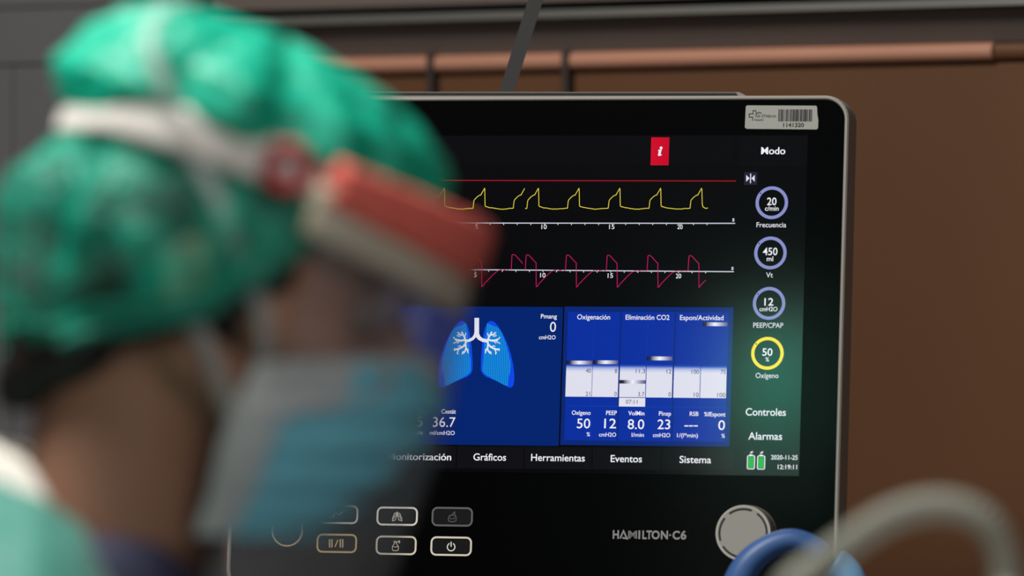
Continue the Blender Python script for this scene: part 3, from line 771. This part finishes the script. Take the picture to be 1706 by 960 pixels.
for s in (1, -1):
    capsule(bm, H(360, -95, 22 * s), 24 * k_, H(378, -92, 24 * s), 22 * k_)
    capsule(bm, H(40, -150, 140 * s), 62 * k_, H(235, -262, 30 * s), 48 * k_)      # jaw
    capsule(bm, H(225, -75, 120 * s), 75 * k_, H(150, -60, 160 * s), 60 * k_)      # cheek bone
    ellipsoid(bm, H(-5, -20, 232 * s), 42, 88, 20)                                    # ear
    capsule(bm, H(325, -172, 10 * s), 24 * k_, H(310, -172, 55 * s), 14 * k_)      # lips
capsule(bm, H(255, -262, 0), 52 * k_, H(240, -262, 0), 52 * k_)                   # chin
capsule(bm, W(232, 560), 160 * k_, W(172, 1010), 158 * k_)                       # neck
capsule(bm, W(240, 640, 0), 120 * k_, W(215, 960, 0), 125 * k_)
for s in (1, -1):
    capsule(bm, W(100, 1060, 60 * s), 130 * k_, W(60, 1200, 520 * s), 150 * k_)    # shoulders
    capsule(bm, W(60, 1200, 540 * s), 150 * k_, W(140, 2080, 640 * s), 120 * k_)   # upper arm
    capsule(bm, W(140, 2080, 640 * s), 115 * k_, W(760, 2420, 420 * s), 80 * k_)   # forearm
    hx, hy, hl = 760, 2420, 420 * s
    capsule(bm, W(hx, hy, hl), 82 * k_, W(hx + 190, hy + 90, hl - 25 * s), 70 * k_)
    for q, (dl, ln) in enumerate(((-95, 200), (-40, 240), (15, 230), (65, 180))):
        b0 = W(hx + 190, hy + 90, hl - 25 * s + dl * .9); b1 = W(hx + 190 + ln * .62, hy + 90 + ln * .42, hl - 25 * s + dl); b2 = W(hx + 190 + ln * .85, hy + 90 + ln * 0.95, hl - 25 * s + dl)
        capsule(bm, b0, 30 * k_, b1, 27 * k_, 12); capsule(bm, b1, 27 * k_, b2, 23 * k_, 12)
    capsule(bm, W(hx + 60, hy + 40, hl - 60 * s), 36 * k_, W(hx + 170, hy + 40, hl - 170 * s), 28 * k_, 12); capsule(bm, W(hx + 170, hy + 40, hl - 170 * s), 28 * k_, W(hx + 280, hy + 120, hl - 190 * s), 24 * k_, 12)
    capsule(bm, W(10, 2950, 190 * s), 260 * k_, W(30, 3950, 190 * s), 170 * k_)    # thigh
    capsule(bm, W(30, 3950, 190 * s), 170 * k_, W(0, 5080, 190 * s), 115 * k_)     # calf
    capsule(bm, W(-60, 5200, 190 * s), 105 * k_, W(420, 5230, 200 * s), 85 * k_)   # foot
capsule(bm, W(50, 1330, -260), 270 * k_, W(50, 1330, 260), 270 * k_)
capsule(bm, W(60, 1800, -180), 330 * k_, W(60, 1800, 180), 330 * k_)
capsule(bm, W(30, 2500, -170), 310 * k_, W(30, 2500, 170), 310 * k_)
capsule(bm, W(20, 2900, -180), 340 * k_, W(20, 2900, 180), 340 * k_)
capsule(bm, W(60, 1300), 300 * k_, W(20, 2900), 340 * k_)
eyes = [H(300, 8, 95 * s) for s in (1, -1)]
def sculpt(co):
    c = Vector(co)
    for e in eyes:
        q = (c - e).length / (48 * k_)
        if q < 3: c -= DF * 26 * math.exp(-q * q * 0.8)
    return c
body = remeshed('body', bm, m_skin, person, 0.0042, 5, sculpt)
m_eye = mat('eye', (120, 106, 98), 0.15); m_iris = mat('iris', (30, 20, 14), 0.1)
for s in (1, -1):
    bm = bmesh.new(); ellipsoid(bm, H(282, 6, 92 * s), 38, 36, 38); eo = bmobj('eye', bm, m_eye, person, True)
    bm = bmesh.new(); ellipsoid(bm, H(312, 5, 96 * s), 9, 15, 15); bmobj('iris', bm, m_iris, eo, True)
    tube('eyebrow', [H(322, 58, 40 * s), H(322, 72, 90 * s), H(296, 64, 140 * s), H(262, 50, 170 * s)], [.0015, .0025, .0022, .001], m_hair, person, 10)
    tube('eyelashes', catmull([H(322, 18, 60 * s), H(326, 26, 90 * s), H(308, 18, 125 * s)], 6), 0.0012, m_hair, person, 8)
bm = bmesh.new()
ellipsoid(bm, H(8, 50, 0), 278, 262, 248)
for s in (1, -1):
    capsule(bm, H(-60, -60, 150 * s), 95 * k_, H(-170, -190, 60 * s), 95 * k_)
    capsule(bm, H(-130, -200, 130 * s), 62 * k_, H(-195, -275, 60 * s), 55 * k_)
    capsule(bm, H(-170, -190, 60 * s), 95 * k_, H(-215, -310, 30 * s), 45 * k_)
remeshed('hair', bm, m_hair, person, 0.005, 4)

# ---- cap
def fabric(name, rgb, trans=0.25, see=0.1, rough=0.55, bump=0.3, bscale=300, sheen=0.2):
    m = bpy.data.materials.new(name); m.use_nodes = True; nt = m.node_tree; b = nt.nodes['Principled BSDF']; out = nt.nodes['Material Output']
    c = (*lin(rgb), 1); b.inputs['Base Color'].default_value = c; b.inputs['Roughness'].default_value = rough; b.inputs['Specular IOR Level'].default_value = 0.5; b.inputs['Sheen Weight'].default_value = sheen
    tc = nt.nodes.new('ShaderNodeTexCoord'); n = nt.nodes.new('ShaderNodeTexNoise'); n.inputs['Scale'].default_value = bscale
    bp = nt.nodes.new('ShaderNodeBump'); bp.inputs['Strength'].default_value = bump; bp.inputs['Distance'].default_value = 0.002
    nt.links.new(tc.outputs['Object'], n.inputs['Vector']); nt.links.new(n.outputs['Fac'], bp.inputs['Height']); nt.links.new(bp.outputs['Normal'], b.inputs['Normal'])
    t = nt.nodes.new('ShaderNodeBsdfTranslucent'); t.inputs['Color'].default_value = c
    a = nt.nodes.new('ShaderNodeMixShader'); a.inputs[0].default_value = trans; nt.links.new(b.outputs[0], a.inputs[1]); nt.links.new(t.outputs[0], a.inputs[2])
    tr = nt.nodes.new('ShaderNodeBsdfTransparent'); e = nt.nodes.new('ShaderNodeMixShader'); e.inputs[0].default_value = see
    nt.links.new(a.outputs[0], e.inputs[1]); nt.links.new(tr.outputs[0], e.inputs[2]); nt.links.new(e.outputs[0], out.inputs['Surface'])
    return m
m_dense = fabric('gathered_green_nonwoven', (10, 180, 146), 0.2, 0.03, 0.42, 0.8, 170, 0.0)
m_cap = fabric('green_nonwoven', (10, 180, 146), 0.22, 0.3, 0.42, 0.8, 170, 0.0)
nt_ = m_cap.node_tree
for n_ in list(nt_.nodes):
    if n_.type == 'MIX_SHADER' and any(l.from_node.type == 'BSDF_TRANSPARENT' for l in n_.inputs[2].links):
        tc_ = nt_.nodes.new('ShaderNodeTexCoord'); no_ = nt_.nodes.new('ShaderNodeTexNoise'); no_.inputs['Scale'].default_value = 28; no_.inputs['Detail'].default_value = 3
        mr_ = nt_.nodes.new('ShaderNodeMapRange'); mr_.inputs['From Min'].default_value = 0.38; mr_.inputs['From Max'].default_value = 0.66; mr_.inputs['To Min'].default_value = 0.3; mr_.inputs['To Max'].default_value = 0.9
        nt_.links.new(tc_.outputs['Object'], no_.inputs['Vector']); nt_.links.new(no_.outputs['Fac'], mr_.inputs['Value']); nt_.links.new(mr_.outputs[0], n_.inputs[0])
    if n_.type == 'BUMP': n_.inputs['Distance'].default_value = 0.004
TB = [(-272, -252), (-182, -300), (-100, -332), (-31, -352), (26, -340), (80, -305), (110, -285), (140, -285), (178, -325), (228, -340), (283, -310), (340, -255), (373, -192), (391, -110)]
TF = [(-272, 250), (60, 315), (110, 330), (150, 338), (220, 345), (260, 340), (284, 322), (332, 250), (370, 150), (391, 40)]
TS = [(-272, 150), (-180, 222), (-100, 262), (0, 292), (70, 285), (110, 272), (150, 262), (187, 260), (228, 288), (283, 270), (340, 205), (373, 140), (391, 60)]
HEM = [(0, 158), (25, 155), (54, 113), (60, 70), (71, -20), (83, -98), (106, -165), (135, -245), (160, -268), (180, -272)]
def cap_pt(ph, u, t):
    c, s = cos(ph), sin(ph)
    f = (interp(TF, u) if c > 0 else -interp(TB, u)) * (1 if c > 0 else 1) * c
    l = interp(TS, u) * s
    # folds: pleats running to the strap, softer crumples elsewhere
    q = Vector((f * .011, u * .006, l * .011))
    near = math.exp(-((u - 160) / 95.0) ** 2)
    pl = noise.noise(Vector((ph * 4.0, u * 0.0035, 1.7))) * 32 + abs(noise.noise(Vector((ph * 6, u * .003, 4.2)))) * 14
    cr = noise.noise(q * 0.8) * 22 + noise.noise(q * 1.8 + Vector((5, 1, 2))) * 10
    edge = sm(0.0, 0.14, t) * 0.85 + 0.15
    dd = (pl * (1 - near * .6) + cr) * edge * (0.25 + 0.75 * sm(0, 60, abs(u - 165)))
    rl = math.hypot(f, l) or 1
    return H(f * (1 + dd / rl * (1 if rl > 60 else rl / 60)), u + (cr * 0.3 if u > 300 else 0), l * (1 + dd / rl * (1 if rl > 60 else rl / 60)))
rows = []; NP = 160; NU = 90
for i in range(NU + 1):
    t = i / NU; row = []
    for j in range(NP):
        ph = 2 * pi * j / NP; dg_ = abs((math.degrees(ph) + 180) % 360 - 180)
        uh = interp(HEM, dg_); u = uh + (391 - uh) * (1 - (1 - t) ** 1.25)
        row.append(cap_pt(ph, u, t))
    rows.append(row)
rows.append([H(-40, 394, 0) * 0.97 + p * 0.03 for p in rows[-1]])
cap = grid_mesh('bouffant_cap', rows, [m_cap, m_dense], person, wrap=True)
for p in cap.data.polygons:
    c_ = world_of(person) @ p.center; q = c_ - H(0, 0, 0)
    if q.dot(DU.normalized()) / HS > 165: p.material_index = 1     # gathered crown above the strap: denser cloth
cap['label'] = 'puffy green cap'
# elastic hem
rows = []
for v in range(6):
    row = []
    for j in range(NP):
        ph = 2 * pi * j / NP; dg_ = abs((math.degrees(ph) + 180) % 360 - 180); uh = interp(HEM, dg_)
        p = cap_pt(ph, uh + 6 + v * 9, 0.02 * v); q = p - H(0, uh, 0); row.append(p + q.normalized() * (0.0012 + 0.0008 * sin(j * 2.3)))
    rows.append(row)
grid_mesh('gathered_hem', rows, fabric('gathered_green_hem', (8, 140, 112), 0.15, 0.0, 0.5, 0.5, 260, 0.0), cap, wrap=True, thick=0.0008)
hem = []
for j in range(NP):
    ph = 2 * pi * j / NP; dg_ = abs((math.degrees(ph) + 180) % 360 - 180); uh = interp(HEM, dg_)
    hem.append(cap_pt(ph, uh + 8, 0))
tube('elastic_hem', hem, [0.0035 + 0.0006 * sin(j * 2.1) for j in range(NP)], mat('dark_green_elastic', (26, 120, 100), 0.6), cap, 10, closed=True)

# ---- face shield
m_strap = mat('white_elastic', (236, 230, 222), 0.6, bump=0.2, bump_scale=500)
def uc(dg_): return interp([(0, 190), (80, 188), (100, 187), (130, 178), (155, 155), (180, 138)], dg_)
rows = []
degs = list(range(58, 303, 4))
for k in range(7):
    row = []
    for dgr in degs:
        ph = R(dgr); c, s = cos(ph), sin(ph); da = abs((dgr + 180) % 360 - 180)
        f = c * (356 if c > 0 else 304); l = s * 280
        hh = 38 - 4 * sm(90, 150, da); v = (k / 6 - .5) * 2
        row.append(H(f * (1 - 0.01 * v * v), uc(da) + v * hh, l * (1 - 0.015 * v * v)))
    rows.append(row)
shield = grid_mesh('face_shield', rows, m_strap, person, thick=0.0012)
shield['label'] = 'face shield with white strap and red foam'
m_foam = mat('red_foam', (228, 104, 92), 0.9, noise_scale=210, noise_amt=0.35, bump=0.8, bump_scale=120)
rows = []
for dgr in range(-66, 67, 3):
    ph = R(dgr); c, s = cos(ph), sin(ph); da = abs(dgr) / 66
    bot = 112 + 40 * da ** 1.3; top = 214 + 14 * da
    sec = []
    for q, (ro, uu) in enumerate(((0.0, bot + 6), (0.12, bot), (0.88, bot), (1.0, bot + 12), (1.03, (bot + top) / 2), (1.0, top - 12), (0.88, top), (0.12, top), (0.0, top - 6))):
        f0, l0, f1, l1 = 350 * c, 272 * s, 436 * c + 6, 318 * s
        bump = 1 + 0.006 * sin(dgr * 1.1) * (1 if ro > .5 else 0)
        sec.append(H((f0 + (f1 - f0) * ro) * bump, uu, (l0 + (l1 - l0) * ro) * bump))
    rows.append(sec)
n = len(rows[0]); vs = [p for r in rows for p in r]; fs = []
for i in range(len(rows) - 1):
    for j in range(n): fs.append((i * n + j, i * n + (j + 1) % n, (i + 1) * n + (j + 1) % n, (i + 1) * n + j))
fs += [tuple(range(n)), tuple(range((len(rows) - 1) * n, len(rows) * n))]
mesh('foam_pad', vs, fs, m_foam, shield, True)['label'] = 'red foam brow pad'
rows = []
for dgr in range(-70, 71, 5):
    ph = R(dgr); c, s = cos(ph), sin(ph); da = abs(dgr) / 70
    rows.append([H((428 + 6 * (1 - v)) * c, (46 + 50 * da) + (74 + 14 * da) * v, 306 * s) for v in (0, .25, .5, .75, 1)])
grid_mesh('brow_band', rows, fabric('frosted_band', (226, 216, 192), 0.3, 0.08, 0.5, 0.0), shield, thick=0.001)
# visor
m_vis = bpy.data.materials.new('clear_visor'); m_vis.use_nodes = True; nt = m_vis.node_tree; out = nt.nodes['Material Output']; nt.nodes.remove(nt.nodes['Principled BSDF'])
tr = nt.nodes.new('ShaderNodeBsdfTransparent'); tr.inputs['Color'].default_value = (.97, .97, .98, 1)
rf = nt.nodes.new('ShaderNodeBsdfRefraction'); rf.inputs['IOR'].default_value = 1.25; rf.inputs['Roughness'].default_value = 0.2
di = nt.nodes.new('ShaderNodeBsdfDiffuse'); di.inputs['Color'].default_value = (.75, .75, .8, 1)
tl = nt.nodes.new('ShaderNodeBsdfTranslucent'); tl.inputs['Color'].default_value = (.75, .75, .8, 1)
gl = nt.nodes.new('ShaderNodeBsdfGlossy'); gl.inputs['Roughness'].default_value = 0.12
def mix(a, b, f):
    m = nt.nodes.new('ShaderNodeMixShader'); m.inputs[0].default_value = f; nt.links.new(a.outputs[0], m.inputs[1]); nt.links.new(b.outputs[0], m.inputs[2]); return m
haze = mix(di, tl, 0.5)
bs = mix(mix(mix(tr, rf, 0.09), haze, 0.058), gl, 0.012)
nt.links.new(bs.outputs[0], out.inputs['Surface'])
rows = []
for i in range(25):
    u = 112 - 630 * i / 24; row = []
    for dgr in range(-68, 69, 4):
        ph = R(dgr); c, s = cos(ph), sin(ph); q = (112 - u) / 630
        row.append(H((442 + 36 * sm(0, .45, q)) * c ** 0.9 if c > 0 else 0, u + 30 * (abs(dgr) / 68) ** 2 * (1 - q) , (322 - 10 * q) * s))
    rows.append(row)
vis = grid_mesh('visor', rows, m_vis, shield, thick=0.0006); vis['label'] = 'clear plastic visor'
# ring button
m_red = mat('red_plastic_ring', (176, 44, 52), 0.4)
rc = H(92, 187, 278); rpts = [rc + (DF * cos(2 * pi * i / 40) + DU * sin(2 * pi * i / 40)) * 33 + DL * (2 - 6 * abs(cos(2 * pi * i / 40))) for i in range(40)]
tube('strap_ring', rpts, 0.0040, m_red, shield, 14, closed=True)
bm = bmesh.new(); ellipsoid(bm, rc - DL * 4, 20, 20, 10); bmobj('ring_stud', bm, mat('pale_stud', (215, 205, 200), 0.4), shield, True)

# ---- surgical mask
m_mask = fabric('blue_mask_fabric', (110, 218, 238), 0.15, 0.0, 0.65, 0.25, 500, 0.1)
m_bind = fabric('white_mask_edge', (205, 208, 206), 0.2, 0.0, 0.7, 0.2, 500, 0.0)
CEN = [(0, (402, -22)), (0.14, (442, -62)), (0.3, (452, -112)), (0.48, (440, -178)), (0.65, (414, -238)), (0.82, (386, -300)), (1, (352, -362))]
EDG = [(0, (150, -128)), (0.25, (136, -210)), (0.5, (140, -290)), (0.75, (150, -365)), (1, (150, -430))]
def tab2(t, x): return (interp([(a, v[0]) for a, v in t], x), interp([(a, v[1]) for a, v in t], x))
def mask_pt(v, ph, out=0.0):
    cf, cu = tab2(CEN, v); ef, eu = tab2(EDG, v)
    c, s = cos(ph), sin(ph)
    ca = max(c, 0) ** 0.75
    pleat = 7 * sin(v * 5 * 2 * pi) * sm(0.05, .3, c) + 9 * noise.noise(Vector((ph * 2.2, v * 4, 3)))
    wl = 205 + 20 * sin(pi * v) - 30 * v
    return H(ef + (cf - ef) * ca + pleat * c + out * c, eu + (cu - eu) * ca, (wl + pleat * .6 + out) * s)
rows = [[mask_pt(i / 40, R(-92 + 184 * j / 60)) for j in range(61)] for i in range(41)]
mask = grid_mesh('surgical_mask', rows, m_mask, person, thick=0.0012); mask['label'] = 'pleated blue surgical mask'
rows = [[mask_pt(v * (0.25 + 0.75 * sm(32, 12, abs(-92 + 184 * j / 60))), R(-92 + 184 * j / 60), 3) for j in range(61)] for v in (0, 0.05, 0.1, 0.15)]
grid_mesh('nose_edge', rows, m_bind, mask, thick=0.0012)
for s in (1, -1):
    rows = [[mask_pt(i / 40, R(s * a), 4) for a in (80 - 34 * sm(13, 6, i), 82 - 14 * sm(13, 6, i), 87, 93)] for i in range(41)]
    grid_mesh('side_edge', rows, m_bind, mask, thick=0.0014)
m_tie = fabric('white_tie', (206, 214, 212), 0.2, 0.65, 0.6, 0.1, 500, 0.1)
def strip(name, pts, wd, m, parent, sgn):
    P = catmull(pts, 8); rows = []
    for i, p in enumerate(P):
        t = (P[min(i + 1, len(P) - 1)] - P[max(i - 1, 0)]).normalized(); nrm = (p - H(0, 60, 0)).normalized(); sd_ = t.cross(nrm).normalized()
        rows.append([p - sd_ * wd, p, p + sd_ * wd])
    return grid_mesh(name, rows, m, parent, thick=0.0008)
for s in (1, -1):
    strip('tie', [H(*q[:2], q[2] * s) for q in ((150, -130, 205), (158, -100, 215), (118, -30, 250), (70, 25, 280), (7, 98, 286), (-70, 160, 268), (-100, 195, 266), (-130, 232, 292), (-185, 290, 262), (-200, 340, 205), (-180, 385, 120), (-160, 400, 0))], 0.0040, m_tie, mask, s)
    strip('tie', [H(*q[:2], q[2] * s) for q in ((140, -220, 205), (90, -160, 218), (45, -110, 240), (0, -60, 262), (-60, 0, 262))], 0.0050, m_tie, mask, s)

# ---- gown
m_gown = fabric('teal_gown_fabric', (60, 134, 120), 0.15, 0.0, 0.65, 0.3, 250, 0.1)
m_white = fabric('white_collar_fabric', (240, 236, 226), 0.2, 0.0, 0.7, 0.2, 300, 0.0)
RG = [[(0, (235, 1085, 0)), (40, (200, 965, 140)), (70, (150, 868, 190)), (100, (88, 826, 205)), (140, (15, 795, 150)), (180, (-32, 778, 0))],
      [(0, (330, 1220, 0)), (40, (262, 1080, 260)), (70, (178, 950, 370)), (100, (80, 900, 400)), (140, (-60, 870, 290)), (180, (-125, 860, 0))],
      [(0, (430, 1420, 0)), (40, (390, 1330, 430)), (70, (240, 1130, 640)), (100, (60, 1080, 670)), (140, (-170, 1040, 440)), (180, (-250, 1020, 0))],
      [(0, (480, 1750, 0)), (40, (420, 1720, 400)), (70, (220, 1650, 640)), (100, (20, 1620, 660)), (140, (-270, 1600, 420)), (180, (-350, 1580, 0))],
      [(0, (470, 2300, 0)), (40, (410, 2300, 370)), (70, (200, 2300, 560)), (100, (0, 2300, 580)), (140, (-290, 2300, 390)), (180, (-360, 2300, 0))],
      [(0, (470, 3000, 0)), (40, (410, 3000, 400)), (70, (200, 3000, 600)), (100, (-20, 3000, 620)), (140, (-310, 3000, 420)), (180, (-390, 3000, 0))],
      [(0, (460, 3800, 0)), (40, (400, 3800, 420)), (70, (190, 3800, 620)), (100, (-20, 3800, 640)), (140, (-300, 3800, 440)), (180, (-380, 3800, 0))],
      [(0, (470, 4600, 0)), (40, (410, 4600, 440)), (70, (190, 4600, 640)), (100, (-20, 4600, 660)), (140, (-310, 4600, 450)), (180, (-390, 4600, 0))]]
def ring_at(k, dgr):
    da = abs((dgr + 180) % 360 - 180); s = 1 if (dgr % 360) <= 180 else -1
    t = RG[k]; return Vector((interp([(a, v[0]) for a, v in t], da), interp([(a, v[1]) for a, v in t], da), s * interp([(a, v[2]) for a, v in t], da)))
rows = []
for k in range(len(RG) - 1):
    for q in range(6):
        t = q / 6; row = []
        for j in range(72):
            dgr = j * 5; a_, b_2 = ring_at(k, dgr), ring_at(k + 1, dgr)
            p = a_.lerp(b_2, t); fold = noise.noise(Vector((dgr * .05, (k + t) * .9, 2))) * 26 * sm(0.2, 1.2, k + t)
            p.x += fold * cos(R(dgr)); p.z += fold * sin(R(dgr)); p.y += 14 * noise.noise(Vector((p.x * .012, p.z * .012, k * .3))) * sm(0.1, .8, k + t)
            row.append(W(*p))
        rows.append(row)
gown = grid_mesh('gown', rows, m_gown, person, wrap=True, thick=0.0012); gown['label'] = 'pale teal surgical gown'
rows = []
for v in range(5):
    row = []
    for dgr in range(92, 269, 6):
        p = ring_at(0, dgr); e = 0.15 + 0.85 * sm(92, 125, dgr) * sm(268, 235, dgr)
        row.append(W(p.x + (-14 + 5 * v) * 1.0, p.y + 16 - v * 16 * e, p.z * (1.02 - 0.03 * v)))
    rows.append(row)
grid_mesh('collar', rows, m_white, gown, thick=0.002)['label'] = 'white collar'
for s in (1, -1):
    bm = bmesh.new()
    capsule(bm, W(60, 1180, 560 * s), 185 * k_, W(140, 2080, 655 * s), 165 * k_); capsule(bm, W(140, 2080, 655 * s), 165 * k_, W(700, 2390, 440 * s), 118 * k_)
    remeshed('sleeve', bm, m_gown, gown, 0.006, 6)
m_navy = mat('navy_scrub', (38, 40, 66), 0.8, noise_scale=50, noise_amt=0.15)
rows = []
for v in range(9):
    row = []
    for dgr in range(-120, 121, 6):
        ph = R(dgr); da = abs(dgr)
        yy_ = interp([(0, 985), (30, 945), (60, 900), (90, 885), (120, 880)], da)
        row.append(W(185 + (165 + 17 * v) * cos(ph), yy_ + v * 52, (172 + 22 * v) * sin(ph)))
    rows.append(row)
grid_mesh('scrub_top', rows, m_navy, person, thick=0.0015)['label'] = 'navy scrub collar'
for s in (1, -1):
    bm = bmesh.new(); capsule(bm, W(-70, 5200, 190 * s), 125 * k_, W(440, 5240, 200 * s), 100 * k_); capsule(bm, W(-30, 5150, 190 * s), 130 * k_, W(150, 5200, 195 * s), 120 * k_)
    o = remeshed('shoe', bm, mat('white_clog', (200, 200, 200), 0.5), person, 0.006, 6)
    zb = o.matrix_basis
    for v_ in o.data.vertices: v_.co.z = max(v_.co.z, 0.001)
    bm = bmesh.new(); capsule(bm, W(20, 3600, 190 * s), 215 * k_, W(0, 5000, 190 * s), 160 * k_)
    remeshed('trouser_leg', bm, m_navy, person, 0.008, 4)
for v_ in body.data.vertices: v_.co.z = max(v_.co.z, 0.003)

# ------------------------------------------------------------------ green cloth on posts, added out of view to make the reflection in the glass
def mirror(px, py, y):
    d = Vector(((px - CX) / F, 1, -(py - CY) / F)); t = (P0 - CAMP).dot(MN) / d.dot(MN); p = CAMP + d * t
    r = d - 2 * d.dot(MN) * MN; return p + r * ((y - p.y) / r.y)
ps = empty('folding_screen', (mirror(1285, 660, 0.8).x, 0.8, 0))
tag(ps, 'green cloth folding screen standing behind the camera, reflected in the lower right glass', 'screen')
q0, q1, q2, q3 = mirror(1242, 660, 0.8), mirror(1350, 660, 0.8), mirror(1285, 555, 0.8), mirror(1285, 790, 0.8)
m_ps = mat('green_screen_cloth', (52, 165, 138), 0.8, bump=0.3, bump_scale=60)
rows = [[Vector((q0.x + (q1.x - q0.x) * i / 30, 0.8 + 0.012 * sin(i * 1.3), z)) for i in range(31)] for z in (q3.z, (q3.z + q2.z) / 2, q2.z)]
grid_mesh('cloth_panel', rows, m_ps, ps, thick=0.002)
for x in (min(q0.x, q1.x) - .02, max(q0.x, q1.x) + .02):
    tube('post', [Vector((x, 0.8, 0)), Vector((x, 0.8, 1)), Vector((x, 0.8, q2.z + .03))], 0.012, m_case2, ps, 12)
for z in (0.24, q3.z - 0.01, q2.z + .01):
    tube('rail', [Vector((q0.x, 0.8, z)), Vector(((q0.x + q1.x) / 2, 0.8, z)), Vector((q1.x, 0.8, z))], 0.01, m_case2, ps, 12)
